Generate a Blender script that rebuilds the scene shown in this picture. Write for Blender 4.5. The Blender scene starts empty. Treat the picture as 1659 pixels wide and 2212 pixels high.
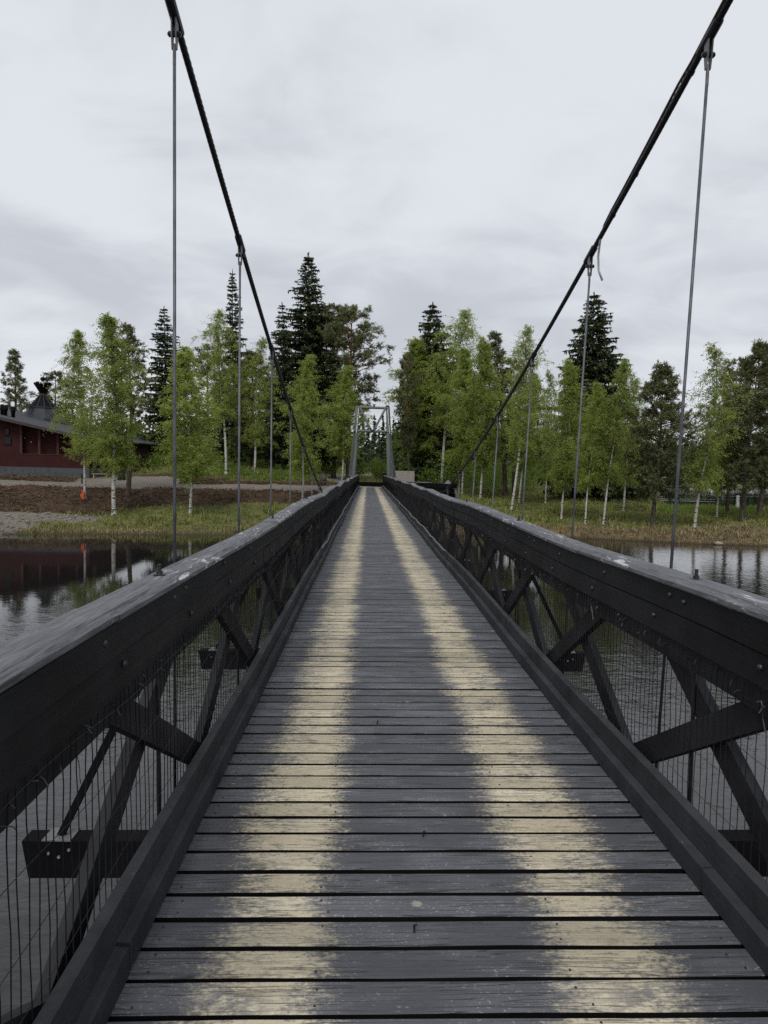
import bpy, math, random
import numpy as np
from mathutils import Vector, Matrix

R = math.radians
rng = np.random.default_rng(7)
random.seed(7)
sc = bpy.context.scene
COL = sc.collection

# ------------------------------------------------------------------ camera
EYE = np.array([-0.295, 0.0, 1.6])
YAW, PITCH, ROLL = R(1.38), R(3.84), R(1.4)
F_PX, CX, CY = 1534.0, 829.5, 1106.0            # focal length and centre for a 1659 x 2212 picture
fwd = np.array([math.sin(YAW) * math.cos(PITCH), math.cos(YAW) * math.cos(PITCH), -math.sin(PITCH)])
right0 = np.array([math.cos(YAW), -math.sin(YAW), 0.0])
up0 = np.cross(right0, fwd)
cam_r = right0 * math.cos(ROLL) + up0 * math.sin(ROLL)
cam_u = np.cross(cam_r, fwd)
cam = bpy.data.cameras.new("camera")
cam_ob = bpy.data.objects.new("camera", cam)
COL.objects.link(cam_ob)
cam_ob.matrix_world = Matrix(((cam_r[0], cam_u[0], -fwd[0], EYE[0]),
                              (cam_r[1], cam_u[1], -fwd[1], EYE[1]),
                              (cam_r[2], cam_u[2], -fwd[2], EYE[2]), (0, 0, 0, 1)))
cam.sensor_fit = 'VERTICAL'
cam.sensor_height = 36.0
cam.lens = F_PX / 2212.0 * 36.0
cam.clip_start, cam.clip_end = 0.05, 6000.0
sc.camera = cam_ob

# ------------------------------------------------------------------ world, sun, exposure
SUN_EL, SUN_AZ = R(52), R(200)                    # azimuth measured from +Y, clockwise
world = bpy.data.worlds.new("World")
sc.world = world
world.use_nodes = True
sc.view_settings.view_transform = 'Standard'
sc.view_settings.look = 'None'
sc.view_settings.exposure = 0.35
sc.view_settings.gamma = 1.0
sc.cycles.use_denoising = False
sc.cycles.max_bounces = 7
sc.cycles.diffuse_bounces = 4
sc.cycles.glossy_bounces = 3
sc.cycles.transmission_bounces = 4
sc.cycles.transparent_max_bounces = 6
sc.cycles.caustics_reflective = False
sc.cycles.caustics_refractive = False


class NT:
    """small helper for building node trees"""
    def __init__(s, tree):
        s.t = tree
        s.n = tree.nodes
        s.l = tree.links

    def put(s, sock, v):
        if v is None:
            return
        if isinstance(v, bpy.types.NodeSocket):
            s.l.new(v, sock)
        elif isinstance(v, (tuple, list)) and len(v) == 3 and sock.type == 'RGBA':
            sock.default_value = (*v, 1.0)
        else:
            sock.default_value = v

    def node(s, typ, **kw):
        nd = s.n.new(typ)
        for k, v in kw.items():
            setattr(nd, k, v)
        return nd

    def math(s, op, a, b=None, c=None, clamp=False):
        nd = s.node('ShaderNodeMath', operation=op, use_clamp=clamp)
        s.put(nd.inputs[0], a); s.put(nd.inputs[1], b); s.put(nd.inputs[2], c)
        return nd.outputs[0]

    def vmath(s, op, a, b=None):
        nd = s.node('ShaderNodeVectorMath', operation=op)
        s.put(nd.inputs[0], a); s.put(nd.inputs[1], b)
        return nd.outputs[0]

    def sep(s, v):
        nd = s.node('ShaderNodeSeparateXYZ'); s.put(nd.inputs[0], v)
        return nd.outputs

    def comb(s, x, y, z):
        nd = s.node('ShaderNodeCombineXYZ')
        s.put(nd.inputs[0], x); s.put(nd.inputs[1], y); s.put(nd.inputs[2], z)
        return nd.outputs[0]

    def noise(s, v, scale=1.0, detail=3.0, rough=0.5, dist=0.0):
        nd = s.node('ShaderNodeTexNoise')
        s.put(nd.inputs['Vector'], v)
        nd.inputs['Scale'].default_value = scale
        nd.inputs['Detail'].default_value = detail
        nd.inputs['Roughness'].default_value = rough
        nd.inputs['Distortion'].default_value = dist
        return nd.outputs[0]

    def mix(s, f, a, b, mode='MIX'):
        nd = s.node('ShaderNodeMix', data_type='RGBA', blend_type=mode)
        s.put(nd.inputs[0], f); s.put(nd.inputs[6], a); s.put(nd.inputs[7], b)
        return nd.outputs[2]

    def step(s, v, lo, hi, a=0.0, b=1.0):
        nd = s.node('ShaderNodeMapRange', interpolation_type='SMOOTHSTEP')
        s.put(nd.inputs[0], v); s.put(nd.inputs[1], lo); s.put(nd.inputs[2], hi)
        s.put(nd.inputs[3], a); s.put(nd.inputs[4], b)
        return nd.outputs[0]

    def bump(s, h, strength=0.3, dist=0.01):
        nd = s.node('ShaderNodeBump')
        s.put(nd.inputs['Strength'], strength); s.put(nd.inputs['Distance'], dist); s.put(nd.inputs['Height'], h)
        return nd.outputs[0]


def material(name):
    m = bpy.data.materials.new(name)
    m.use_nodes = True
    t = NT(m.node_tree)
    b = t.n['Principled BSDF']
    return m, t, b


def objco(t):
    return t.node('ShaderNodeTexCoord').outputs['Object']


def geopos(t):
    return t.node('ShaderNodeNewGeometry').outputs['Position']


def setp(t, b, color=None, rough=None, normal=None, metal=None, spec=None):
    t.put(b.inputs['Base Color'], color)
    t.put(b.inputs['Roughness'], rough)
    t.put(b.inputs['Metallic'], metal)
    t.put(b.inputs['Specular IOR Level'], spec)
    if normal is not None:
        t.put(b.inputs['Normal'], normal)


# overcast sky: a clear Nishita sky almost wholly covered by a layer of cloud
t = NT(world.node_tree)
bg = t.n['Background']
sky = t.node('ShaderNodeTexSky', sky_type='NISHITA', sun_disc=False)
sky.sun_elevation = SUN_EL
sky.sun_rotation = SUN_AZ
gen = t.node('ShaderNodeTexCoord').outputs['Generated']
sx, sy, sz = t.sep(gen)
den = t.math('ADD', t.math('MAXIMUM', sz, 0.0), 0.30)
plane = t.comb(t.math('DIVIDE', sx, den), t.math('DIVIDE', sy, den), 0.37)
n_big = t.noise(plane, 1.05, 4.0, 0.45, 0.3)
n_mid = t.noise(t.vmath('MULTIPLY', plane, (1.0, 1.35, 1.0)), 3.1, 7.0, 0.55, 0.5)
cl = t.math('ADD', t.math('MULTIPLY', n_big, 0.66), t.math('MULTIPLY', n_mid, 0.34))
clf = t.step(cl, 0.39, 0.60)
cloud = t.mix(clf, (0.44, 0.46, 0.497), (0.60, 0.62, 0.657))
skyc = t.mix(0.96, t.mix(1.0, sky.outputs[0], (0.12, 0.12, 0.12), 'MULTIPLY'), cloud)
t.put(bg.inputs[0], skyc)
bg.inputs[1].default_value = 1.0

sun = bpy.data.lights.new("sun", 'SUN')
sun.energy = 1.5
sun.angle = R(25)
sun.color = (1.0, 0.96, 0.9)
sun_ob = bpy.data.objects.new("sun", sun)
COL.objects.link(sun_ob)
sun_ob.rotation_euler = (math.pi / 2 - SUN_EL, 0, -SUN_AZ + math.pi)
sun_ob.rotation_euler = Vector((-math.sin(SUN_AZ) * math.cos(SUN_EL), -math.cos(SUN_AZ) * math.cos(SUN_EL),
                                -math.sin(SUN_EL))).to_track_quat('-Z', 'Y').to_euler()


# ------------------------------------------------------------------ geometry helpers
def ray(px, py):
    d = fwd * F_PX + cam_r * (px - CX) + cam_u * (CY - py)
    return d / d[1]


def at(px, py, depth):
    return EYE + ray(px, py) * depth


def raw_mesh(name, V, quads=None, tris=None):
    V = np.asarray(V, dtype=np.float32).reshape(-1, 3)
    me = bpy.data.meshes.new(name)
    me.vertices.add(len(V))
    me.vertices.foreach_set('co', V.ravel())
    nq = 0 if quads is None else len(quads)
    nt = 0 if tris is None else len(tris)
    idx, start, tot = [], [], []
    if nq:
        idx.append(np.asarray(quads, dtype=np.int32).ravel())
        start.append(np.arange(nq, dtype=np.int32) * 4)
    if nt:
        idx.append(np.asarray(tris, dtype=np.int32).ravel())
        start.append(nq * 4 + np.arange(nt, dtype=np.int32) * 3)
    idx = np.concatenate(idx)
    start = np.concatenate(start)
    me.loops.add(len(idx))
    me.loops.foreach_set('vertex_index', idx)
    me.polygons.add(nq + nt)
    me.polygons.foreach_set('loop_start', start)
    me.update(calc_edges=True)
    return me


class MB:
    """collects faces for one mesh"""
    def __init__(s):
        s.v, s.f = [], []

    def add(s, verts, faces):
        o = len(s.v)
        s.v.extend([tuple(float(c) for c in p) for p in verts])
        s.f.extend([tuple(i + o for i in f) for f in faces])

    def box(s, x0, x1, y0, y1, z0, z1):
        s.add([(x0, y0, z0), (x1, y0, z0), (x1, y1, z0), (x0, y1, z0), (x0, y0, z1), (x1, y0, z1), (x1, y1, z1), (x0, y1, z1)],
              [(0, 3, 2, 1), (4, 5, 6, 7), (0, 1, 5, 4), (1, 2, 6, 5), (2, 3, 7, 6), (3, 0, 4, 7)])

    def bar(s, p, q, w, h, up=(0, 0, 1)):
        p, q = Vector(p), Vector(q)
        d = (q - p).normalized()
        a = d.cross(Vector(up))
        if a.length < 1e-4:
            a = d.cross(Vector((1, 0, 0)))
        a.normalize()
        b = a.cross(d).normalized()
        vs = []
        for c in (p, q):
            for sa, sb in ((-1, -1), (1, -1), (1, 1), (-1, 1)):
                vs.append(c + a * (sa * w / 2) + b * (sb * h / 2))
        s.add(vs, [(3, 2, 1, 0), (4, 5, 6, 7), (0, 1, 5, 4), (1, 2, 6, 5), (2, 3, 7, 6), (3, 0, 4, 7)])

    def tube(s, pts, rad, n=8, cap=True, spin=0.0):
        pts = [Vector(p) for p in pts]
        k = len(pts)
        rad = [rad] * k if isinstance(rad, (int, float)) else list(rad)
        ref = Vector((0.13, 0.09, 1.0))
        if abs((pts[-1] - pts[0]).normalized().dot(ref.normalized())) > 0.95:
            ref = Vector((1, 0.05, 0))
        vs = []
        for i, p in enumerate(pts):
            d = (pts[min(i + 1, k - 1)] - pts[max(i - 1, 0)])
            d = d.normalized() if d.length > 1e-9 else Vector((0, 0, 1))
            a = d.cross(ref).normalized()
            b = d.cross(a)
            for j in range(n):
                w = 2 * math.pi * j / n + spin
                vs.append(p + (a * math.cos(w) + b * math.sin(w)) * rad[i])
        fs = []
        for i in range(k - 1):
            for j in range(n):
                j2 = (j + 1) % n
                fs.append((i * n + j, i * n + j2, (i + 1) * n + j2, (i + 1) * n + j))
        if cap:
            fs.append(tuple(range(n))[::-1])
            fs.append(tuple((k - 1) * n + j for j in range(n)))
        s.add(vs, fs)

    def lathe(s, prof, n=10, c=(0, 0, 0)):
        vs = [(c[0] + r * math.cos(2 * math.pi * j / n), c[1] + r * math.sin(2 * math.pi * j / n), c[2] + z)
              for r, z in prof for j in range(n)]
        fs = []
        for i in range(len(prof) - 1):
            for j in range(n):
                j2 = (j + 1) % n
                fs.append((i * n + j, i * n + j2, (i + 1) * n + j2, (i + 1) * n + j))
        fs.append(tuple(range(n))[::-1])
        fs.append(tuple((len(prof) - 1) * n + j for j in range(n)))
        s.add(vs, fs)

    def mesh(s, name, mat=None, smooth=False):
        me = bpy.data.meshes.new(name)
        me.from_pydata(s.v, [], s.f)
        me.update()
        if mat:
            me.materials.append(mat)
        if smooth:
            me.polygons.foreach_set('use_smooth', [True] * len(me.polygons))
        return me

    def build(s, name, mat, parent=None, smooth=False):
        return link(name, s.mesh(name, mat, smooth), parent)


def link(name, me, parent=None):
    o = bpy.data.objects.new(name, me)
    COL.objects.link(o)
    if parent is not None:
        o.parent = parent
    return o


def empty(name, loc=(0, 0, 0), parent=None):
    o = bpy.data.objects.new(name, None)
    COL.objects.link(o)
    o.location = loc
    o.empty_display_size = 0.2
    if parent is not None:
        o.parent = parent
    return o


def tag(o, label=None, cat=None, group=None, kind=None):
    if label: o['label'] = label
    if cat: o['category'] = cat
    if group: o['group'] = group
    if kind: o['kind'] = kind
    return o


def vnoise(x, y, seed=0):
    x = np.asarray(x, float); y = np.asarray(y, float)
    xi, yi = np.floor(x), np.floor(y)
    fx, fy = x - xi, y - yi
    fx = fx * fx * (3 - 2 * fx); fy = fy * fy * (3 - 2 * fy)

    def h(a, b):
        v = np.sin(a * 127.1 + b * 311.7 + seed * 74.7) * 43758.5453
        return v - np.floor(v)
    return (h(xi, yi) * (1 - fx) + h(xi + 1, yi) * fx) * (1 - fy) + (h(xi, yi + 1) * (1 - fx) + h(xi + 1, yi + 1) * fx) * fy


def fbm(x, y, seed=0, o=4):
    a, v = 0.5, 0
    for i in range(o):
        v = v + a * (vnoise(x * 2 ** i, y * 2 ** i, seed + i) - 0.5)
        a *= 0.5
    return v


# ------------------------------------------------------------------ materials
def simple(name, color, rough=0.6, var=0.25, scale=4.0, metal=0.0, bump=0.0, stretch=(1, 1, 1), spec=0.5):
    m, t, b = material(name)
    co = t.vmath('MULTIPLY', objco(t), stretch)
    n = t.noise(co, scale, 5.0, 0.6)
    lo = tuple(c * (1 - var) for c in color); hi = tuple(min(1, c * (1 + var)) for c in color)
    setp(t, b, t.mix(t.step(n, 0.3, 0.7), lo, hi), rough, t.bump(n, bump, 0.01) if bump else None, metal, spec)
    return m


# deck planks: dark slate paint with two cream bands, worn and scuffed
M_PLANK, t, b = material("plank_paint")
co = objco(t)
rnd = t.node('ShaderNodeObjectInfo').outputs['Random']
off = t.comb(t.math('MULTIPLY', rnd, 61.0), t.math('MULTIPLY', rnd, 173.0), t.math('MULTIPLY', rnd, 31.0))
cv = t.vmath('ADD', co, off)
x = t.sep(co)[0]
grain = t.noise(t.vmath('MULTIPLY', cv, (2.2, 70.0, 70.0)), 1.0, 5.0, 0.6)
blotch = t.noise(t.vmath('MULTIPLY', cv, (3.0, 6.0, 3.0)), 1.0, 4.0, 0.6)
fine = t.noise(t.vmath('MULTIPLY', cv, (26.0, 60.0, 30.0)), 1.0, 5.0, 0.7)
fine2 = t.noise(t.vmath('MULTIPLY', cv, (60.0, 95.0, 60.0)), 1.0, 3.0, 0.6)
edge_n = t.noise(t.vmath('MULTIPLY', cv, (11.0, 34.0, 11.0)), 1.0, 6.0, 0.7)
wob = t.math('ADD', t.math('MULTIPLY', t.math('SUBTRACT', rnd, 0.5), 0.07), t.math('MULTIPLY', t.math('SUBTRACT', edge_n, 0.5), 0.36))
wob = t.math('ADD', wob, t.math('MULTIPLY', t.math('SUBTRACT', fine2, 0.5), 0.26))


def band(c, hw):
    d = t.math('ABSOLUTE', t.math('SUBTRACT', x, c))
    d = t.math('ADD', d, wob)
    return t.step(d, hw - 0.10, hw + 0.06, 1.0, 0.0)


stripe = t.math('MAXIMUM', band(-0.585, 0.183), band(0.525, 0.188))
scuff_p = t.math('MAXIMUM', t.step(t.math('ABSOLUTE', t.math('SUBTRACT', x, -0.66)), 0.0, 0.15, 1.0, 0.0),
                 t.step(t.math('ABSOLUTE', t.math('SUBTRACT', x, 0.58)), 0.0, 0.16, 1.0, 0.0))
scuff = t.math('MULTIPLY', t.step(t.math('ADD', t.math('MULTIPLY', fine, 0.6), t.math('MULTIPLY', blotch, 0.4)), 0.47, 0.60),
               t.math('ADD', 0.22, t.math('MULTIPLY', scuff_p, 0.58)))
wear_b = t.step(t.math('FRACT', t.math('MULTIPLY', rnd, 13.7)), 0.55, 1.0, 1.0, 0.72)
stripe = t.math('MULTIPLY', t.math('MULTIPLY', stripe, wear_b), t.math('SUBTRACT', 1.0, scuff))
dark = t.mix(t.step(blotch, 0.3, 0.7), (0.064, 0.067, 0.078), (0.112, 0.116, 0.130))
dark = t.mix(t.math('MULTIPLY', t.step(grain, 0.52, 0.72), 0.17), dark, (0.18, 0.184, 0.196))
speck = t.math('MULTIPLY', t.step(fine2, 0.60, 0.67), t.step(blotch, 0.40, 0.65))
dark = t.mix(t.math('MULTIPLY', speck, 0.75), dark, (0.34, 0.33, 0.32))
chip = t.math('MULTIPLY', t.step(fine, 0.62, 0.68), t.step(t.noise(cv, 2.3, 2.0), 0.58, 0.66))
dark = t.mix(t.math('MULTIPLY', chip, 0.8), dark, (0.40, 0.37, 0.30))
cream = t.mix(t.step(blotch, 0.3, 0.7), (0.46, 0.405, 0.285), (0.62, 0.56, 0.42))
cream = t.mix(t.math('MULTIPLY', t.step(t.noise(t.vmath('MULTIPLY', cv, (9.0, 18.0, 9.0)), 1.0, 6.0, 0.7), 0.5, 0.72), 0.55), cream, (0.27, 0.235, 0.185))
cream = t.mix(t.math('MULTIPLY', t.step(fine2, 0.56, 0.68), 0.5), cream, (0.20, 0.185, 0.165))
cream = t.mix(t.math('MULTIPLY', t.step(grain, 0.5, 0.75), 0.4), cream, (0.30, 0.245, 0.15))
colr = t.mix(stripe, dark, cream)
tone = t.math('ADD', 0.82, t.math('MULTIPLY', t.math('FRACT', t.math('MULTIPLY', rnd, 7.31)), 0.34))
colr = t.mix(1.0, colr, t.comb(tone, tone, tone), 'MULTIPLY')
spot = t.node('ShaderNodeTexVoronoi')
t.put(spot.inputs['Vector'], t.vmath('ADD', cv, t.vmath('MULTIPLY', t.comb(fine, fine2, 0.0), (0.03, 0.03, 0.0))))
spot.inputs['Scale'].default_value = 2.6
spotf = t.step(spot.outputs['Distance'], 0.045, 0.075, 1.0, 0.0)
colr = t.mix(t.math('MULTIPLY', spotf, 0.6), colr, (0.42, 0.40, 0.34))
crack = t.noise(t.vmath('MULTIPLY', cv, (1.3, 42.0, 42.0)), 1.0, 2.0, 0.5, 0.4)
crackf = t.step(t.math('ABSOLUTE', t.math('SUBTRACT', crack, 0.5)), 0.0, 0.022, 1.0, 0.0)
crackf = t.math('MULTIPLY', crackf, t.step(blotch, 0.40, 0.5))
colr = t.mix(t.math('MULTIPLY', crackf, 0.45), colr, (0.02, 0.02, 0.022))
hgt = t.math('SUBTRACT', t.math('ADD', grain, t.math('MULTIPLY', fine, 0.4)), t.math('MULTIPLY', crackf, 1.5))
setp(t, b, colr, 0.72, t.bump(hgt, 0.75, 0.006), 0.0, 0.35)

# black painted rail timber, grain along Y
def black_timber(name, lo, hi, pale, amount, grain_scale=(45, 1.4, 45), rough=0.62, spec=0.16):
    m, t, b = material(name)
    co = objco(t)
    g = t.noise(t.vmath('MULTIPLY', co, grain_scale), 1.0, 5.0, 0.6)
    bl = t.noise(co, 2.4, 5.0, 0.6)
    f = t.noise(t.vmath('MULTIPLY', co, (60, 14, 60)), 1.0, 4.0, 0.7)
    c = t.mix(t.step(bl, 0.3, 0.7), lo, hi)
    w = t.math('MULTIPLY', t.step(f, 0.66, 0.74), t.step(bl, 0.45, 0.65))
    c = t.mix(t.math('MULTIPLY', w, amount), c, pale)
    setp(t, b, c, t.step(g, 0.2, 0.8, rough - 0.1, rough + 0.15), t.bump(t.math('ADD', g, t.math('MULTIPLY', f, 0.3)), 0.4, 0.006), 0.0, spec)
    return m


M_RAIL = black_timber("rail_black_paint", (0.0075, 0.0078, 0.009), (0.0175, 0.018, 0.0205), (0.11, 0.11, 0.12), 0.6)
M_LOWER = black_timber("lower_rail_paint", (0.010, 0.0105, 0.012), (0.022, 0.023, 0.026), (0.14, 0.14, 0.14), 0.5)
M_KICK = black_timber("kickboard_paint", (0.021, 0.022, 0.0255), (0.044, 0.046, 0.052), (0.25, 0.24, 0.23), 0.6)
M_DIAG = black_timber("brace_paint", (0.013, 0.0135, 0.0155), (0.030, 0.031, 0.035), (0.2, 0.2, 0.2), 0.45, (45, 3, 6))
M_BEAM = black_timber("beam_paint_and_gap_shade", (0.005, 0.005, 0.006), (0.009, 0.009, 0.0105), (0.03, 0.03, 0.03), 0.2, rough=0.8, spec=0.05)  # black of the beams, also painted on plank sides as gap shade

# handrail cap: weathered grey with peeled pale streaks
M_CAP, t, b = material("handrail_cap_weathered")
co = objco(t)
g = t.noise(t.vmath('MULTIPLY', co, (110, 4.5, 60)), 1.0, 6.0, 0.7, 0.8)
bl = t.noise(t.vmath('MULTIPLY', co, (4, 1.2, 4)), 1.0, 4.0, 0.6)
c = t.mix(t.step(g, 0.3, 0.7), (0.050, 0.053, 0.060), (0.155, 0.16, 0.175))
c = t.mix(t.math('MULTIPLY', t.step(g, 0.55, 0.72), t.step(bl, 0.42, 0.62)), c, (0.24, 0.245, 0.26))
peel = t.math('MULTIPLY', t.step(t.noise(t.vmath('MULTIPLY', co, (34, 5.0, 30)), 1.0, 5.0, 0.68, 1.0), 0.56, 0.60), t.step(bl, 0.48, 0.58))
c = t.mix(t.math('MULTIPLY', peel, 0.9), c, (0.52, 0.53, 0.55))
dk = t.step(t.noise(t.vmath('MULTIPLY', co, (80, 2.0, 50)), 1.0, 4.0, 0.6, 0.8), 0.58, 0.63)
c = t.mix(t.math('MULTIPLY', dk, 0.7), c, (0.028, 0.029, 0.033))
setp(t, b, c, 0.66, t.bump(g, 0.5, 0.006), 0.0, 0.4)

M_STEEL = simple("galvanised_rod", (0.085, 0.092, 0.105), 0.5, 0.35, 9.0, 0.4)
M_DARKSTEEL = simple("dark_steel", (0.03, 0.03, 0.034), 0.45, 0.3, 9.0, 0.5)
M_BOLT = simple("bolt_steel", (0.05, 0.05, 0.055), 0.45, 0.4, 30.0, 0.6)
M_ZINC = simple("zinc_plate", (0.33, 0.34, 0.36), 0.45, 0.25, 12.0, 0.6)
M_PLATE = simple("beam_plate", (0.13, 0.135, 0.14), 0.55, 0.25, 12.0, 0.3)
M_CABLE = simple("black_cable", (0.010, 0.010, 0.012), 0.5, 0.3, 20.0)
M_PALE_CABLE = simple("pale_cable", (0.50, 0.50, 0.48), 0.6, 0.15, 6.0)
M_CONDUIT = simple("brown_conduit", (0.11, 0.065, 0.055), 0.5, 0.3, 5.0)
M_WHITEPLASTIC = simple("white_plastic", (0.72, 0.72, 0.69), 0.5, 0.06, 5.0)
M_WIRE = simple("mesh_wire", (0.014, 0.014, 0.016), 0.6, 0.4, 3.0, 0.0, spec=.2)
M_POLE = simple("treated_pole", (0.125, 0.145, 0.126), 0.8, 0.30, 6.0, 0.0, 0.3, (4, 4, 0.5))

# ------------------------------------------------------------------ terrain (z given relative to the eye, then shifted)
def shore(x):
    x = np.asarray(x, float)
    return np.interp(x, [-200, -60, -24, -10, 0, 12, 25, 60, 200], [42, 43.5, 45.0, 47.5, 50, 51.5, 48.5, 46, 44]) + 1.1 * fbm(x * 0.22, x * 0 + 3.1, 5, 3)


def terrain(x, y):
    x = np.asarray(x, float); y = np.asarray(y, float)
    tt = y - shore(x)
    left = np.interp(tt, [-60, -6, -1.5, 0, 2.5, 6, 8, 10.5, 14, 15, 18, 20.5, 40, 200, 2000],
                     [-9, -7, -5.5, -5.02, -4.72, -4.15, -3.8, -3.15, -2.55, -2.40, -2.22, -1.95, -1.65, -1.6, -1.0])
    rn = np.interp(tt, [-60, -6, -1.5, 0, 1.2, 4, 12, 20, 28, 42, 60, 200, 2000],
                   [-9, -7, -5.5, -5.02, -4.6, -4.2, -3.75, -3.4, -3.0, -2.6, -2.1, -2.0, -1.4])
    rf = np.interp(tt, [-60, -6, -1.5, 0, 1.2, 4, 12, 20, 27, 30, 36, 50, 190, 205, 214, 240, 2000],
                   [-9, -7, -5.5, -5.02, -4.6, -4.25, -4.0, -3.85, -3.75, -4.1, -5.4, -7, -7, -5.6, -4.4, -3.2, -1.4])
    w_rf = np.clip((x - 0.395 * y + 1.0) / 4.0, 0, 1); w_rf = w_rf * w_rf * (3 - 2 * w_rf)
    rgt = rn * (1 - w_rf) + rf * w_rf
    w = np.clip((x + 2.0) / 8.0, 0, 1); w = w * w * (3 - 2 * w)
    z = left * (1 - w) + rgt * w
    z = z + 0.9 * np.exp(-(((x - 4.5) / 4.5) ** 2 + ((y - 63.5) / 4.0) ** 2)) * np.clip((y - 55) / 4, 0, 1)
    z = z + 1.45 * np.exp(-(((x + 17.5) / 5.5) ** 2 + ((y - 76) / 5.0) ** 2))
    z = z + 0.7 * np.exp(-(((x + 9.5) / 4.0) ** 2 + ((y - 74) / 4.0) ** 2))
    z = z - 0.75 * np.exp(-(((x + 20.5) / 2.0) ** 2 + ((y - 54.5) / 2.2) ** 2))
    above = np.clip(tt / 3.0, 0, 1)
    near = np.clip(1 - (y - 110) / 60, 0, 1)
    z = z + above * near * (0.35 * fbm(x * 0.35, y * 0.35, 11, 3) + 0.10 * fbm(x * 1.6, y * 1.6, 21, 2))
    return z + EYE[2]


WATER_Z = EYE[2] - 5.0


def path_mask(x, y):
    tt = y - shore(x)
    m = ((tt > 14.3 + 0.4 * fbm(x * .3, x * 0, 3)) & (tt < 18.3 + 0.5 * fbm(x * .3, x * 0 + 9, 4)) & (x < -1.0))
    yard = (((x + 22.0) / 4.6) ** 2 + ((y - 65.5) / 4.2) ** 2 < 1)
    cx = np.interp(y, [62, 66, 72, 80, 95, 130], [0.4, -0.5, -2.2, -4.5, -5.0, 2.0])
    p2 = (np.abs(x - cx) < 1.6) & (y > 63.6) & (y < 130)
    return m | yard | p2


def peat_mask(x, y):
    tt = y - shore(x) + 1.6 * fbm(x * 0.4, y * 0.4, 31, 3)
    lim = np.interp(x, [-40, -27, -23.5, -21.5, -17, -12, -6, -1], [6.3, 6.3, 6.5, 7.6, 8.4, 9.3, 10.2, 11.0])
    a = (tt > lim) & (tt < 15.0) & (x < -0.5)
    bnk = (tt >= 14.0) & (tt < 21.0) & (x < -24)
    c2 = (tt >= 14.0) & (tt < 26.0 + 3 * fbm(x * .3, y * .3, 77)) & (x >= -24) & (x < -13.5) & ~((((x + 14.5) / 4.5) ** 2 + ((y - 74) / 5.0) ** 2) < 1)
    c3 = (tt >= 14) & (tt < 20.5) & (x >= -13.5) & (x < -2)
    return a | bnk | c2 | c3


def beach(x, y):
    tt = y - shore(x)
    a = (tt > -0.5) & (tt < 6.2 + 1.5 * fbm(x * .3, y * .3, 91)) & (x < -22.6 + 1.5 * fbm(y * .7, x * 0, 13))
    b_ = (tt > 3.9 + 1.0 * fbm(x * .5, y * .5, 17)) & (tt < 6.3) & (x < -19.2)
    return (a | b_)


def grid_lines(lo, hi, step, far_lo, far_hi, growth=1.25):
    mid = list(np.arange(lo, hi + 1e-6, step))
    up, v, s = [], hi, step
    while v < far_hi:
        s *= growth; v += s; up.append(min(v, far_hi))
    dn, v, s = [], lo, step
    while v > far_lo:
        s *= growth; v -= s; dn.append(max(v, far_lo))
    return np.array(dn[::-1] + mid + up)


gx = grid_lines(-48, 48, 0.33, -1800, 1800)
gy = grid_lines(43, 84, 0.30, -300, 2600)
GX, GY = np.meshgrid(gx, gy)
GZ = terrain(GX, GY)
pm = peat_mask(GX, GY) & ~path_mask(GX, GY)
cell = np.clip(1.2 / np.maximum(np.abs(GX), 48) * 48, 0, 1)
lump = 0.42 * (fbm(GX * 1.0, GY * 1.0, 41, 4)) + 0.07 * (vnoise(GX * 3.1, GY * 3.1, 51) - 0.5)
GZ = GZ + np.where(pm, lump, 0.05 * (vnoise(GX * 2.5, GY * 2.5, 61) - 0.5))
ny_, nx_ = GX.shape
ii = np.arange(ny_ * nx_).reshape(ny_, nx_)
quads = np.stack([ii[:-1, :-1], ii[:-1, 1:], ii[1:, 1:], ii[1:, :-1]], -1).reshape(-1, 4)
gme = raw_mesh("ground", np.stack([GX, GY, GZ], -1).reshape(-1, 3), quads)
att = gme.color_attributes.new("soil", 'FLOAT_COLOR', 'POINT')
tt = GY - shore(GX)
peat = pm.astype(float)
grav = np.where(path_mask(GX, GY), 1.0, 0.0)
shore_g = beach(GX, GY).astype(float)
dry = np.where(GX > 1, np.clip(1.25 - tt / 4.5 + np.clip((GX - 22) / 10, 0, .5), 0, 1), np.clip(0.75 - tt / 9.0, 0, 1)) + np.where((GX > 4) & (GX < 22), 0.9 * np.exp(-((tt - 21) / 2.2) ** 2), 0)
soil = np.stack([peat, np.maximum(grav, shore_g), np.clip(dry, 0, 1), np.ones_like(peat)], -1)


def blur(a):
    p = np.pad(a, ((1, 1), (1, 1), (0, 0)), mode='edge')
    return (p[:-2, 1:-1] + p[2:, 1:-1] + p[1:-1, :-2] + p[1:-1, 2:] + p[1:-1, 1:-1]) / 5


soil = blur(soil)
att.data.foreach_set('color', soil.reshape(-1).astype(np.float32))
M_GROUND, t, b = material("river_bank_soil")
pos = geopos(t)
sa = t.node('ShaderNodeVertexColor', layer_name='soil')
sr = t.node('ShaderNodeSeparateColor'); t.put(sr.inputs[0], sa.outputs[0])
n1 = t.noise(pos, 0.9, 6.0, 0.65)
n2 = t.noise(pos, 7.0, 5.0, 0.7)
n3 = t.noise(pos, 28.0, 3.0, 0.7)
green = t.mix(t.step(n1, 0.35, 0.65), (0.075, 0.087, 0.027), (0.155, 0.165, 0.05))
green = t.mix(t.math('MULTIPLY', t.step(n2, 0.5, 0.7), 0.6), green, (0.16, 0.135, 0.065))
strawc = t.mix(t.step(n2, 0.35, 0.65), (0.10, 0.07, 0.04), (0.24, 0.185, 0.10))
peatc = t.mix(t.step(n2, 0.35, 0.68), (0.026, 0.015, 0.010), (0.10, 0.060, 0.037))
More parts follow.
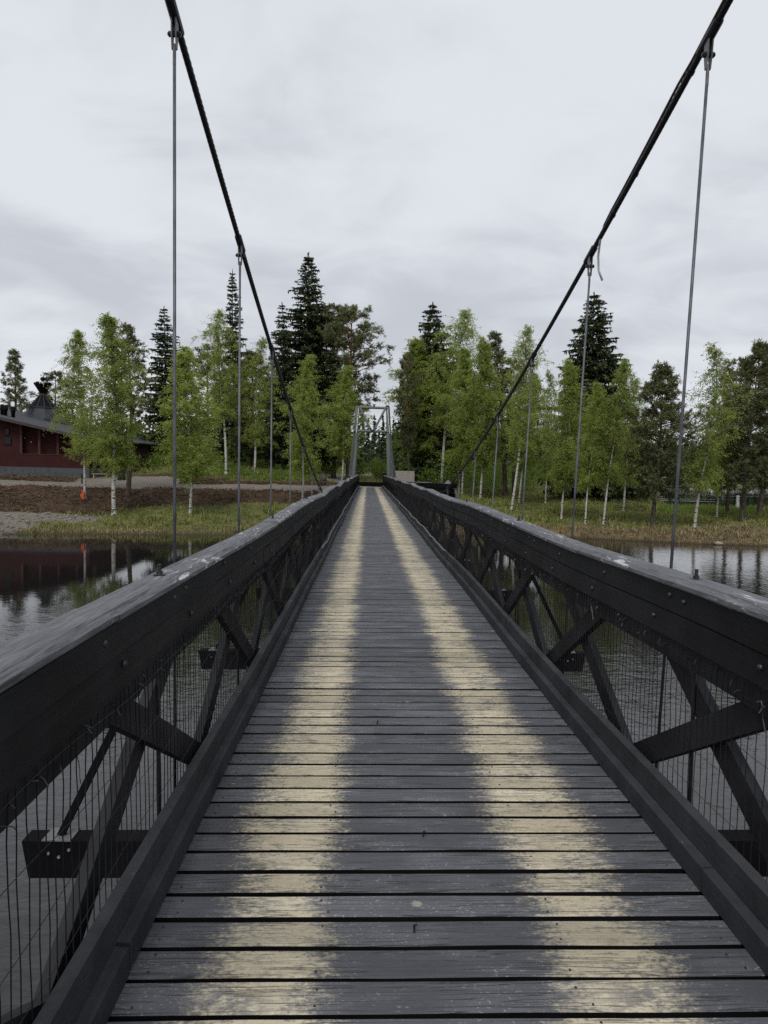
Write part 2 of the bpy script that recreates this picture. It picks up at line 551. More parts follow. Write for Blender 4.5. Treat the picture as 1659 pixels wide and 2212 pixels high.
peatc = t.mix(t.math('MULTIPLY', t.step(n1, 0.45, 0.7), 0.55), peatc, (0.125, 0.088, 0.042))
peatc = t.mix(t.math('MULTIPLY', t.step(n3, 0.6, 0.75), 0.5), peatc, (0.14, 0.09, 0.055))
gravc = t.mix(t.step(n3, 0.3, 0.7), (0.15, 0.135, 0.118), (0.27, 0.25, 0.225))
gravc = t.mix(t.step(n1, 0.4, 0.7), gravc, (0.19, 0.155, 0.122))
c = t.mix(t.step(t.math('ADD', sr.outputs[2], t.math('MULTIPLY', t.math('SUBTRACT', n1, 0.5), 0.8)), 0.3, 0.8), green, strawc)
c = t.mix(t.step(t.math('ADD', sr.outputs[0], t.math('MULTIPLY', t.math('SUBTRACT', n2, 0.5), 0.9)), 0.35, 0.65), c, peatc)
c = t.mix(t.step(t.math('ADD', sr.outputs[1], t.math('MULTIPLY', t.math('SUBTRACT', n2, 0.5), 0.5)), 0.4, 0.65), c, gravc)
wet = t.step(t.sep(pos)[2], WATER_Z - 0.02, WATER_Z + 0.22, 1.0, 0.0)
c = t.mix(t.math('MULTIPLY', wet, 0.75), c, (0.022, 0.017, 0.012))
setp(t, b, c, 0.9, t.bump(t.math('ADD', n2, t.math('MULTIPLY', n3, 0.5)), 0.8, 0.12), 0.0, 0.2)
gme.materials.append(M_GROUND)
gme.polygons.foreach_set('use_smooth', [True] * len(gme.polygons))
ground = tag(link("ground", gme), kind='structure')

# river
wx = np.array([-2500, -300, -60, 0, 60, 300, 2500.0]); wy = np.array([-900, -100, 0, 30, 60, 150, 400, 2800.0])
WX, WY = np.meshgrid(wx, wy)
wi = np.arange(WX.size).reshape(WX.shape)
wq = np.stack([wi[:-1, :-1], wi[:-1, 1:], wi[1:, 1:], wi[1:, :-1]], -1).reshape(-1, 4)
wme = raw_mesh("water", np.stack([WX, WY, np.full_like(WX, WATER_Z)], -1).reshape(-1, 3), wq)
M_WATER, t, b = material("river_water")
pos = geopos(t)
px_, py_, pz_ = t.sep(pos)
r1 = t.noise(t.vmath('MULTIPLY', pos, (1.0, 1.5, 1.0)), 5.5, 3.0, 0.55, 0.3)
r2 = t.noise(t.vmath('MULTIPLY', pos, (1.0, 1.25, 1.0)), 1.6, 2.0, 0.5, 0.2)
patch = t.noise(pos, 0.13, 3.0, 0.5)
calm = t.step(t.math('ADD', py_, t.math('MULTIPLY', t.math('SUBTRACT', patch, 0.5), 16.0)), 16.0, 25.0, 1.0, 0.05)
calm = t.math('MULTIPLY', calm, t.step(patch, 0.32, 0.6, 0.45, 1.0))
beyond = t.step(py_, 75.0, 90.0)
rightside = t.math('MULTIPLY', t.step(px_, 6.0, 14.0), 0.34)
streak = t.step(t.noise(t.vmath('MULTIPLY', pos, (0.02, 0.16, 1.0)), 1.0, 3.0), 0.52, 0.62)
far_amp = t.math('ADD', 0.05, t.math('MULTIPLY', streak, 0.5))
calm = t.math('MAXIMUM', calm, rightside)
amp_n = t.node('ShaderNodeMix')
t.put(amp_n.inputs[0], beyond); t.put(amp_n.inputs[2], calm); t.put(amp_n.inputs[3], far_amp)
amp = amp_n.outputs[0]
h = t.math('ADD', t.math('MULTIPLY', r1, 0.5), r2)
setp(t, b, (0.011, 0.0105, 0.0105), 0.03, t.bump(h, t.math('MULTIPLY', amp, 0.42), 0.07))
b.inputs['IOR'].default_value = 1.48
wme.materials.append(M_WATER)
tag(link("water", wme), kind='structure')


def ground_hit(px, py):
    d = ray(px, py)
    ds = np.arange(40, 160, 0.1)
    P = EYE[None, :] + ds[:, None] * d[None, :]
    hz = terrain(P[:, 0], P[:, 1])
    k = np.argmax(P[:, 2] <= hz)
    if P[k, 2] > hz[k]:
        k = 250
    return np.array([P[k, 0], P[k, 1], hz[k]])


# ------------------------------------------------------------------ the footbridge
S_END = 64.0


def zdeck(s):
    return -0.5 * (max(s, 0.0) / 64.0) ** 1.25 + 0.012 * math.sin(s * 0.83)


def B(u, s, z):
    th = R(0.8) * max(0.0, 1 - s / 40.0)
    return (u * math.cos(th) - z * math.sin(th), s, u * math.sin(th) + z * math.cos(th) + zdeck(s))


def wob_z(s, side):
    k = min(1.0, max(0.25, (s - 6) / 14.0))
    return k * (0.018 * math.sin(s * 0.86 + side) + 0.010 * math.sin(s * 1.9 + 2 * side))


def wob_u(s, side):
    k = min(1.0, max(0.3, (s - 6) / 14.0))
    return k * (0.015 * math.sin(s * 0.63 + 1.3 * side) + 0.007 * math.sin(s * 2.3 + side))


def swept(name, prof, s0, s1, side, mat, parent, step=0.6, follow=1.0, smooth=False, tip=0.0):
    """extrude a cross-section [(|u|, z)] along the bridge between two stations"""
    n = max(2, int((s1 - s0) / step) + 1)
    mb = MB(); vs = []
    k = len(prof)
    ju, jz = random.uniform(-0.003, 0.003), random.uniform(-0.004, 0.004)
    for i in range(n):
        s = s0 + (s1 - s0) * i / (n - 1)
        du, dz = wob_u(s, side) * follow + ju, wob_z(s, side) * follow + jz + tip * (i / (n - 1) - 0.5)
        for (u, z) in prof:
            vs.append(B(side * (u + du), s, z + dz))
    fs = []
    for i in range(n - 1):
        for j in range(k):
            j2 = (j + 1) % k
            f = (i * k + j, i * k + j2, (i + 1) * k + j2, (i + 1) * k + j)
            fs.append(f if side > 0 else f[::-1])
    fs.append(tuple(range(k))[::-1] if side > 0 else tuple(range(k)))
    e = tuple((n - 1) * k + j for j in range(k))
    fs.append(e if side > 0 else e[::-1])
    mb.add(vs, fs)
    o = mb.build(name, mat, parent, smooth)
    return o


bridge = tag(empty("suspension_footbridge", (0, 0, 0)), "long narrow timber suspension footbridge with black railings and two cream deck stripes", "footbridge")

# --- planks
PITCHB, BW = 0.1485, 0.1235
plank_meshes = []
for v in range(8):
    r = np.random.default_rng(100 + v)
    mb = MB(); nseg = 5; wv = r.uniform(.965, 1.03)
    vs = []
    for i in range(nseg + 1):
        xx = -1.03 + 2.06 * i / nseg
        e0 = -BW / 2 * wv + r.uniform(-.003, .003); e1 = BW / 2 * wv + r.uniform(-.003, .003); zt = r.uniform(-.0015, .0015)
        ch = 0.004
        for (yy, zz) in ((e0, -0.045), (e0, -ch + zt), (e0 + ch, zt), (e1 - ch, zt), (e1, -ch + zt), (e1, -0.045)):
            vs.append((xx, yy, zz))
    fs = []
    for i in range(nseg):
        for j in range(5):
            a = i * 6 + j
            fs.append((a, a + 6, a + 7, a + 1)[::-1])
    fs.append((0, 1, 2, 3, 4, 5)); fs.append(tuple(nseg * 6 + j for j in range(6))[::-1])
    mb.add(vs, fs)
    me = mb.mesh("plank", M_PLANK)
    me.materials.append(M_BEAM)  # blackens the side faces: shade of the gaps put into their colour
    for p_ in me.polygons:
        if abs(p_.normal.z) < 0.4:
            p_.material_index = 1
    plank_meshes.append(me)
n_pl = int((S_END + 0.6) / PITCHB)
rest = MB()
for i in range(n_pl):
    s = -0.6 + i * PITCHB + 0.11
    th = R(0.8) * max(0.0, 1 - s / 40.0)
    loc = Vector(B(0, s, random.uniform(-0.0025, 0.0025)))
    slope = math.atan2(zdeck(s + .1) - zdeck(s), .1)
    rot = (slope, -th, random.uniform(-0.0016, 0.0016))
    me = plank_meshes[random.randrange(8)]
    if i < 300:
        o = link("plank", me, bridge)
        o.location = loc + Vector((random.uniform(-.012, .012), random.uniform(-.003, .003), 0))
        o.rotation_euler = rot
    else:
        Mx = Matrix.Translation(loc) @ Matrix.Rotation(slope, 4, 'X')
        rest.add([Mx @ vv.co for vv in me.vertices], [tuple(p.vertices) for p in me.polygons])
far = rest.build("far_planking", M_PLANK, bridge)
far.data.materials.append(M_BEAM)  # far boards likewise, gap shade painted on as black sides
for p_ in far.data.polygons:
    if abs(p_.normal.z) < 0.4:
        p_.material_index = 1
tag(far, kind='stuff')

# --- nails in the nearest planks
mb = MB()
for i in range(4, 60):
    s = -0.6 + i * PITCHB + 0.11
    for u in (-0.95, -0.42, 0.40, 0.94):
        for dy in (-0.036, 0.034):
            if random.random() < .3:
                continue
            c = B(u + random.uniform(-.02, .02), s + dy + random.uniform(-.006, .006), 0.0)
            mb.lathe([(0.0042, -0.002), (0.0042, 0.0018), (0.0025, 0.0026)], 6, c)
tag(mb.build("nail_heads", M_BOLT, bridge), kind='stuff')
# two bent spikes standing out of the boards
for (u, s) in ((-0.20, 4.33), (-0.02, 2.96), (-0.10, 2.33)):
    mb = MB(); p = B(u, s, 0)
    mb.tube([(p[0], p[1], p[2] - 0.01), (p[0], p[1] + .004, p[2] + .022), (p[0] + .006, p[1] - .012, p[2] + .034)], 0.0045, 6)
    mb.build("bent_spike", M_BOLT, bridge)

# --- stringers, bottom chords, cross beams
for u in (-0.92, -0.42, 0.42, 0.92):
    mb = MB(); vs = []
    ss = np.linspace(-0.6, S_END, 40)
    o = swept("stringer", [(abs(u) - .05, -.244), (abs(u) + .05, -.244), (abs(u) + .05, -.047), (abs(u) - .05, -.047)], -0.6, S_END, 1 if u > 0 else -1, M_BEAM, bridge, 1.6, 0.0)
for side in (-1, 1):
    swept("bottom_chord", [(1.132, -.165), (1.226, -.165), (1.226, -.05), (1.132, -.05)], -0.6, S_END, side, M_BEAM, bridge, 1.2, 0.0)

beam_s = [3.45 + 3.64 * k for k in range(-1, 17)]
for s in beam_s:
    if s > S_END - 1:
        continue
    mb = MB()
    pts = [B(u, s, z) for u in (-2.0, 2.0) for z in (-.37, -.178)]
    vs = []
    for u in (-1.95, 1.95):
        for z in (-.435, -.248):
            for ds in (-.055, .055):
                p = B(u * (1.0 if z > -.3 else 0.985), s, z)
                vs.append((p[0], s + ds, p[2]))
    mb.add(vs, [(0, 1, 3, 2), (4, 6, 7, 5), (0, 2, 6, 4), (1, 5, 7, 3), (2, 3, 7, 6), (0, 4, 5, 1)])
    bo = mb.build("cross_beam", M_BEAM, bridge)
    for side in (-1, 1):
        mb = MB()
        p = B(side * 1.78, s, -.246)
        mb.box(p[0] - .07, p[0] + .07, s - .062, s + .062, p[2], p[2] + .006)
        mb.build("steel_plate", M_PLATE, bo)
        if s < 12:
            for k in range(3):
                mb = MB()
                q = B(side * (1.72 + .05 * k), s, -.29 - .018 * ((k * 2) % 3))
                mb.tube([(q[0], s - .052, q[2]), (q[0], s - .061, q[2])], 0.008, 6)
                mb.build("bolt", M_ZINC, bo)

# --- railings
CAP = [(1.075, 1.083), (1.083, 1.075), (1.215, 1.075), (1.215, 1.118), (1.102, 1.120), (1.075, 1.100)]
F1 = [(1.088, 0.966), (1.133, 0.966), (1.133, 1.0745), (1.088, 1.0745)]
F2 = [(1.090, 0.845), (1.135, 0.845), (1.135, 0.960), (1.090, 0.960)]
LOW = [(1.106, 0.748), (1.130, 0.748), (1.130, 0.842), (1.106, 0.842)]
K1 = [(1.000, 0.004), (1.043, 0.004), (1.043, 0.098), (1.000, 0.094)]
K2 = [(1.046, 0.020), (1.086, 0.020), (1.086, 0.212), (1.046, 0.206)]
bolt_head = MB()
bolt_head.lathe([(0.0125, -0.002), (0.0125, 0.003), (0.009, 0.008), (0.004, 0.0105)], 8)
bolt_me = bolt_head.mesh("bolt_head", M_BOLT, True)
nut = MB()
nut.lathe([(0.026, 0), (0.026, 0.004)], 12)
nut.lathe([(0.0145, 0.004), (0.0145, 0.018)], 6)
nut.lathe([(0.008, 0.018), (0.008, 0.046)], 8)
nut_me = nut.mesh("rod_nut", M_BOLT)
XC0, XP = 2.97, 1.82
for side in (-1, 1):
    nm = "railing"
    rail = empty(nm, (0, 0, 0), bridge)
    off0 = 0.0 if side < 0 else 1.7

    def run(name, prof, L, start, mat, follow=1.0, gap=0.005, step=0.6):
        s = start
        while s < S_END - 0.2:
            e = min(s + L * random.uniform(0.93, 1.07), S_END)
            if e > -0.5:
                swept(name, prof, max(s, -0.6), e - gap, side, mat, rail, step, follow, tip=random.uniform(-.006, .006))
            s = e
    run("handrail_cap", CAP, 4.2, -2.2 - off0, M_CAP, step=0.5)
    run("rail_board", F1, 4.4, -0.75 - off0 * .6, M_RAIL)
    run("rail_board", F2, 4.4, -3.1 + off0 * .5, M_RAIL)
    run("lower_rail_board", LOW, 3.9, -1.5 - off0, M_LOWER)
    run("kick_board", K1, 4.0, -1.9 + off0 * .3, M_KICK, 0.3)
    run("kick_board", K2, 4.2, -3.3 + off0 * .4, M_KICK, 0.5)
    # X braces
    k = -1
    while True:
        c = XC0 + XP * k
        k += 1
        if c > S_END - 1.2:
            break
        for (ua, ds, w) in ((1.155, 1, .115), (1.205, -1, .125)):
            p = B(side * ua, c - ds * 0.86, 0.86 if ua > 1.18 else 0.742)
            q = B(side * ua, c + ds * 0.86, -.06)
            mb = MB()
            if ds > 0:
                p = B(side * ua, c - 0.62, 0.79); q = B(side * ua, c + 0.93, -.055)
                mb.bar(p, q, .042, w, (0, 0, 1))
            else:
                p = B(side * ua, c + 0.62, 0.90); q = B(side * ua, c - 1.05, -.055)
                mb.bar(p, q, .042, w, (0, 0, 1))
            mb.build("diagonal_brace", M_DIAG, rail)
    # tie rods with nuts on the cap
    k = 0
    while 3.05 + 3.64 * k < S_END - 1:
        s = 3.05 + 3.64 * k
        k += 1
        mb = MB()
        mb.tube([B(side * 1.1785, s, -.30), B(side * 1.1785, s, 1.118 + wob_z(s, side))], .009, 6)
        mb.build("tie_rod", M_DARKSTEEL, rail)
        o = link("rod_nut", nut_me, rail)
        o.location = B(side * (1.165 + wob_u(s, side)), s, 1.119 + wob_z(s, side))
    # outrigger struts to the beam ends
    for s in beam_s:
        if s > S_END - 1:
            continue
        mb = MB()
        mb.bar(B(side * 1.78, s, -.24), B(side * 1.235, s, .86), .034, .034, (0, 1, 0))
        mb.build("outrigger_strut", M_BEAM, rail)
    # carriage bolt heads on the rail boards
    s = 0.4
    j = 0
    while s < 22:
        for dz, ds in ((1.035, 0.0), (0.905, 0.16)):
            sv = s + ds + random.uniform(-.05, .05)
            o = link("bolt_head", bolt_me, rail)
            o.location = B(side * (1.0885 + wob_u(sv, side)), sv, dz + random.uniform(-.012, .012) + wob_z(sv, side))
            o.rotation_euler = (0, -side * math.pi / 2, 0)
        if j % 3 == 0:
            o = link("bolt_head", bolt_me, rail)
            o.location = B(side * (1.0885 + wob_u(s, side)), s - 0.14, 1.03 + wob_z(s, side))
            o.rotation_euler = (0, -side * math.pi / 2, 0)
        j += 1
        s += 0.91
    # wire netting: wavy upright wires with long horizontal ones
    mb = MB()
    r = np.random.default_rng(5 + side)
    s = 0.2
    while s < 34:
        ph = r.uniform(0, 6.28); lean = r.uniform(-.012, .012); am = r.uniform(.002, .008)
        pts = []
        for kk in range(8):
            z = 0.03 + 0.80 * kk / 7
            pts.append(B(side * (1.0965 + 0.002 * math.sin(kk * 2 + ph)), s + lean * kk / 7 + am * math.sin(kk * 1.7 + ph), z))
        mb.tube(pts, 0.0021 if s < 8 else 0.0024, 3, False)
        s += 0.05
    for z0 in (0.27, 0.43, 0.60, 0.79):
        pts = []
        ph = r.uniform(0, 6)
        s = 0.2
        while s < 60:
            zz = z0 + 0.014 * math.sin(s * 2.1 + ph) + 0.01 * math.sin(s * 5.3 + ph)
            pts.append(B(side * 1.0945, s, zz))
            s += 0.07 if s < 9 else 0.3
        mb.tube(pts, 0.0012, 3, False)
    tag(mb.build("wire_netting", M_WIRE, rail), kind='stuff')
    # staples, bent nails and loose wire ends along the lower rail board
    mb = MB()
    s = 0.9
    while s < 26:
        for _ in range(2):
            sv = s + r.uniform(-.1, .1); z = r.uniform(.775, .832)
            a = Vector(B(side * 1.104, sv, z)); b2 = a + Vector((-side * r.uniform(.012, .03), r.uniform(-.02, .02), r.uniform(-.03, .012)))
            mb.tube([a, (a + b2) / 2 + Vector((0, 0, .006)), b2], .0024, 4)
        if r.random() < 0.3:
            a = Vector(B(side * 1.09, s, .80))
            pts = [a]
            dr = Vector((-side * r.uniform(0, .3), r.uniform(-1, 1), r.uniform(-.6, .3)))
            for kk in range(6):
                dr = dr + Vector((0, r.uniform(-.6, .6), r.uniform(-.8, .45)))
                pts.append(pts[-1] + dr.normalized() * 0.02)
            mb.tube(pts, .0014, 3, False)
        s += 0.21
    tag(mb.build("staples_and_wire_ends", M_BOLT, rail), kind='stuff')
    # end post
    mb = MB(); p = B(side * 1.10, S_END - .12, 0)
    mb.box(p[0] - .06, p[0] + .06, p[1] - .06, p[1] + .06, p[2] - .2, p[2] + 1.36)
    mb.build("end_post", M_BEAM, rail)
    mb = MB()
    mb.box(p[0] - .07, p[0] + .07, p[1] - .07, p[1] + .07, p[2] + 1.36, p[2] + 1.385)
    mb.build("post_cap", M_ZINC, rail)

# pale cord along the foot of the railings, seen far off
for side in (-1, 1):
    mb = MB(); pts = []
    s = 12.0
    while s < 60:
        pts.append(B(side * (1.040 + .008 * math.sin(s * 1.7)), s, .222 + .012 * math.sin(s * 2.3 + side) + .01 * math.sin(s * 5)))
        s += 0.3
    mb.tube(pts, .008, 5)
    mb.build("cord", M_ZINC, bridge)

# --- suspension cables
TOWER_S = 61.0
U_C = 1.29


def cable_z(s):
    return EYE[2] - 1.65 + 0.00617 * (s - 28.5) ** 2


def cable_u(s, side=1):
    return U_C + (0.065 if side > 0 else 0.0) - 0.10 * max(0.0, (s - 30) / 31.0) ** 2


clamp = MB()                                            # modelled around the origin, cable along local Y
clamp.tube([(0, -.105, 0), (0, -.095, 0), (0, .095, 0), (0, .105, 0)], [.020, .0255, .0255, .020], 12)
clamp_me = clamp.mesh("cable_clamp", M_DARKSTEEL, False)
fork = MB()
for dx in (-.013, .013):
    fork.add([(dx - .004, -.028, 0.0), (dx - .004, .028, 0.0), (dx - .004, .022, -.10), (dx - .004, .008, -.17), (dx - .004, -.008, -.17), (dx - .004, -.022, -.10),
              (dx + .004, -.028, 0.0), (dx + .004, .028, 0.0), (dx + .004, .022, -.10), (dx + .004, .008, -.17), (dx + .004, -.008, -.17), (dx + .004, -.022, -.10)],
             [(0, 1, 2, 3, 4, 5), (11, 10, 9, 8, 7, 6), (0, 6, 7, 1), (1, 7, 8, 2), (2, 8, 9, 3), (3, 9, 10, 4), (4, 10, 11, 5), (5, 11, 6, 0)])
fork.tube([(0, 0, -.14), (0, 0, -.26)], .0105, 8)
fork_me = fork.mesh("hanger_fork", M_PLATE)
pin = MB()
pin.tube([(-.036, 0, -.085), (.036, 0, -.085)], .016, 6)
pin.tube([(-.042, 0, -.085), (.042, 0, -.085)], .009, 6)
pin_me = pin.mesh("clamp_pin", M_DARKSTEEL)
for side in (-1, 1):
    # near stretch with its strands twisted, then a plain round one
    n_side, step = 24, 0.012
    ss = np.arange(-2.2, 15.0, step)
    ang = np.arange(n_side) / n_side * 2 * np.pi
    zz = np.array([cable_z(s) for s in ss]); uu = np.array([cable_u(s, side) for s in ss]) * side
    sl = 2 * 0.00617 * (ss - 28.5)
    ln = np.sqrt(1 + sl ** 2)
    arc = np.cumsum(ln) * step
    ty, tz = 1 / ln, sl / ln
    rr = 0.0150 + 0.0034 * np.abs(np.cos(3 * (ang[None, :] + side * arc[:, None] * 2 * np.pi / 0.26)))
    V = np.zeros((len(ss), n_side, 3))
    V[:, :, 0] = uu[:, None] + rr * np.cos(ang)[None, :]
    V[:, :, 1] = ss[:, None] - tz[:, None] * rr * np.sin(ang)[None, :]
    V[:, :, 2] = zz[:, None] + ty[:, None] * rr * np.sin(ang)[None, :]
    ix = np.arange(len(ss) * n_side).reshape(len(ss), n_side)
    nx2 = np.roll(ix, -1, axis=1)
    q = np.stack([ix[:-1], nx2[:-1], nx2[1:], ix[1:]], -1).reshape(-1, 4)
    me = raw_mesh("suspension_cable", V.reshape(-1, 3), q)
    me.materials.append(M_CABLE)
    cable = link("suspension_cable", me, bridge)
    mb = MB()
    mb.tube([(side * cable_u(s, side), s, cable_z(s)) for s in np.arange(14.98, 54.2, 0.5)], .0185, 8)
    mb.build("far_length", M_CABLE, cable, True)
    mb = MB()
    mb.tube([(side * cable_u(s, side), s, cable_z(s)) for s in np.linspace(53.9, TOWER_S, 16)], .024, 8)  # pale, slightly thicker last length of cable up to the tower
    mb.build("pale_length", M_PALE_CABLE, cable, True)
    mb = MB()                                            # back stay behind the tower
    mb.tube([(side * 1.19, TOWER_S, cable_z(TOWER_S)), (side * 2.3, TOWER_S + 13, terrain(side * 2.3, TOWER_S + 13) - .3)], .03, 8)
    mb.build("back_stay", M_CABLE, cable, True)
    k = 0
    while 3.65 + 1.82 * k < TOWER_S - 1.5:
        s = 3.65 + 1.82 * k
        k += 1
        zc = cable_z(s)
        uc = side * cable_u(s, side)
        zb = B(side * 1.25, s, -.30)[2]
        if zc - 0.35 < zb + .2:
            continue
        o = link("cable_clamp", clamp_me, cable)
        o.location = (uc, s, zc); o.rotation_euler = (math.atan(2 * 0.00617 * (s - 28.5)), 0, 0)
        o = link("hanger_fork", fork_me, cable); o.location = (uc, s, zc - .012); o.scale = (.8, .85, .85)
        o = link("clamp_pin", pin_me, cable); o.location = (uc, s, zc - .012); o.scale = (.8, .8, .85)
        mb = MB()
        mb.tube([(uc, s, zc - .20), (B(side * 1.27, s, 0)[0], s, zb)], .0082 if s < 30 else .010, 8)
        mb.build("hanger_rod", M_STEEL, cable, True)
    if side > 0:
        pts = []
        for s in np.arange(-2.2, 5.15, 0.15):
            a = 2.9 + 1.0 * math.sin(s * 0.9 + 0.4)
            off = .0235 + (.008 if 3.9 < s < 5.0 else 0)
            pts.append((uc * 0 + side * cable_u(s, side) + off * math.cos(a), s, cable_z(s) + off * math.sin(a) * 0.9))
        mb = MB(); mb.tube(pts, .0078, 8)
        mb.build("conduit", M_CONDUIT, cable, True)
        e = pts[-1]
        mb = MB()
        mb.tube([e, (e[0] + .01, e[1] + .10, e[2] - .06), (e[0] + .025, e[1] + .18, e[2] - .16), (e[0] + .04, e[1] + .20, e[2] - .26), (e[0] + .07, e[1] + .20, e[2] - .33)], .0085, 8)
        mb.build("loose_conduit_end", M_WHITEPLASTIC, cable, True)
        for s in (3.85, 4.6, 5.0):
            mb = MB(); mb.tube([(side * cable_u(s, side), s - .008, cable_z(s - .008)), (side * cable_u(s, side), s + .008, cable_z(s + .008))], .0225, 10)
            mb.build("strap", M_CABLE, cable)

# --- far tower of treated poles
tower = empty("tower", (0, 0, 0), bridge)
zt = EYE[2] + 4.95
zg = float(terrain(0, TOWER_S)) - 0.3


def pole(name, p, q, r0, r1, mat=M_POLE, parent=tower, n=10):
    mb = MB()
    p, q = Vector(p), Vector(q)
    mb.tube([p.lerp(q, i / 5) for i in range(6)], [1.12 * (r0 + (r1 - r0) * i / 5) for i in range(6)], n)
    return mb.build(name, mat, parent, True)


TX = 1.24
for side in (-1, 1):
    pole("pole", (side * 1.55, TOWER_S - 1.2, zg), (side * TX, TOWER_S - .12, zt), .15, .115)
    pole("pole", (side * 2.02, TOWER_S + 2.4, zg), (side * (TX + .08), TOWER_S + .14, zt), .15, .115)
    pole("rung", (side * 1.45, TOWER_S - .9, zg + 2.2), (side * 1.95, TOWER_S + 2.0, zg + 2.2), .07, .07)
    pole("rung", (side * 1.36, TOWER_S - .5, zt - 2.2), (side * 1.58, TOWER_S + .9, zt - 2.2), .06, .06)
    mb = MB()
    mb.box(side * TX - .14, side * TX + .14, TOWER_S - .28, TOWER_S + .30, zt - .02, zt + .05)
    mb.build("saddle_plate", M_DARKSTEEL, tower)
pole("cross_bar", (-TX - .05, TOWER_S - .26, zt - .18), (TX + .05, TOWER_S - .26, zt - .18), .10, .10)
pole("cross_bar", (-TX - .35, TOWER_S - .5, zt - 2.18), (TX + .38, TOWER_S - .5, zt - 2.18), .10, .10)
pole("v_brace", (-TX + .18, TOWER_S - .3, zt - .25), (-.10, TOWER_S - .46, zt - 2.1), .085, .085)
pole("v_brace", (TX - .18, TOWER_S - .3, zt - .25), (.14, TOWER_S - .46, zt - 2.1), .085, .085)
mb = MB(); mb.box(-.13, .17, TOWER_S - .62, TOWER_S - .38, zt - 2.26, zt - 2.05)
mb.build("brace_shoe", M_DARKSTEEL, tower)
mb = MB(); mb.box(.03, .17, TOWER_S - .40, TOWER_S - .22, zt - .07, zt + .04); mb.tube([(.1, TOWER_S - .3, zt - .1), (.1, TOWER_S - .3, zt + .0)], .03, 6); mb.box(-.02, .24, TOWER_S - .42, TOWER_S - .2, zt + .04, zt + .10)
mb.build("lamp", M_DARKSTEEL, tower)
mb = MB(); mb.tube([(.52, TOWER_S - .62, zt - 1.92), (.52, TOWER_S - .55, zt - 1.92)], .10, 14); mb.tube([(.52, TOWER_S - .5, zt - 2.1), (.52, TOWER_S - .5, zt - 1.95)], .02, 6)
mb.build("round_reflector", M_WHITEPLASTIC, tower)
mb = MB()
p = B(0, 65.6, 0)
mb.box(-1.30, 1.30, 65.5, 65.7, p[2] + .06, p[2] + .46)
tag(mb.build("barrier_beam", M_BEAM), "low black timber beam lying across the far end of the footbridge", "barrier")

# gravel landing at the far bridge end
mb = MB()
zl = zdeck(64) - .06
mb.add([(-2.2, 64.05, zl), (2.2, 64.05, zl), (2.6, 67.5, zl - .02), (-2.6, 67.5, zl - .02), (-2.8, 64.05, zl - .9), (2.8, 64.05, zl - .9), (3.6, 69, zl - .9), (-3.6, 69, zl - .9)],
       [(0, 1, 2, 3), (0, 4, 5, 1), (1, 5, 6, 2), (2, 6, 7, 3), (3, 7, 4, 0)])
M_GRAVEL = simple("gravel", (0.27, 0.235, 0.19), 0.95, 0.35, 18.0, 0, 0.6)
tag(mb.build("path", M_GRAVEL), kind='structure')

# ------------------------------------------------------------------ trees
M_BIRCHBARK, t, b = material("birch_bark")
co = objco(t)
n1 = t.noise(t.vmath('MULTIPLY', co, (3.0, 3.0, 7.0)), 1.0, 4.0, 0.6)
n2 = t.noise(t.vmath('MULTIPLY', co, (1.5, 1.5, 1.8)), 1.0, 3.0, 0.5)
zc = t.sep(co)[2]
mk = t.step(t.math('ADD', n1, t.step(zc, 0.0, 1.0, 0.10, 0.0)), 0.56, 0.61)
c = t.mix(t.step(n2, 0.35, 0.7), (0.36, 0.345, 0.315), (0.56, 0.55, 0.525))
c = t.mix(mk, c, (0.025, 0.022, 0.02))
c = t.mix(t.step(zc, 6.0, 11.0), c, (0.16, 0.11, 0.085))
setp(t, b, c, 0.8, t.bump(n1, 0.3, 0.02), 0, 0.2)
M_TWIG = simple("birch_twig", (0.055, 0.04, 0.03), 0.85, 0.3, 3.0)
M_SPRUCEBARK = simple("spruce_bark", (0.075, 0.06, 0.05), 0.95, 0.4, 6.0, 0, 0.4)
M_PINEBARK, t, b = material("pine_bark")
co = objco(t)
n1 = t.noise(t.vmath('MULTIPLY', co, (8, 8, 2.5)), 1.0, 4.0, 0.6)
lowc = t.mix(t.step(n1, 0.35, 0.65), (0.045, 0.037, 0.032), (0.12, 0.095, 0.08))
upc = t.mix(t.step(n1, 0.35, 0.65), (0.13, 0.065, 0.035), (0.25, 0.13, 0.07))
setp(t, b, t.mix(t.step(t.sep(co)[2], 5.0, 10.0), lowc, upc), 0.95, t.bump(n1, 0.5, 0.03), 0, 0.2)


def leaf_material(name, a, b_, trans, tcol, nscale=0.9):
    m, t, b = material(name)
    pos = geopos(t)
    rnd = t.node('ShaderNodeObjectInfo').outputs['Random']
    ri = t.node('ShaderNodeNewGeometry').outputs['Random Per Island']
    n = t.noise(pos, nscale, 3.0, 0.6)
    f = t.math('ADD', t.math('MULTIPLY', t.step(n, 0.3, 0.7), 0.36), t.math('MULTIPLY', ri, 0.30))
    f = t.math('ADD', f, t.math('MULTIPLY', rnd, 0.36))
    c = t.mix(f, a, b_)
    setp(t, b, c, 0.6, None, 0, 0.25)
    tr = t.node('ShaderNodeBsdfTranslucent')
    t.put(tr.inputs[0], t.mix(f, tuple(x * 0.7 for x in tcol), tcol))
    ms = t.node('ShaderNodeMixShader')
    ms.inputs[0].default_value = trans
    t.l.new(b.outputs[0], ms.inputs[1]); t.l.new(tr.outputs[0], ms.inputs[2])
    t.l.new(ms.outputs[0], t.n['Material Output'].inputs[0])
    return m


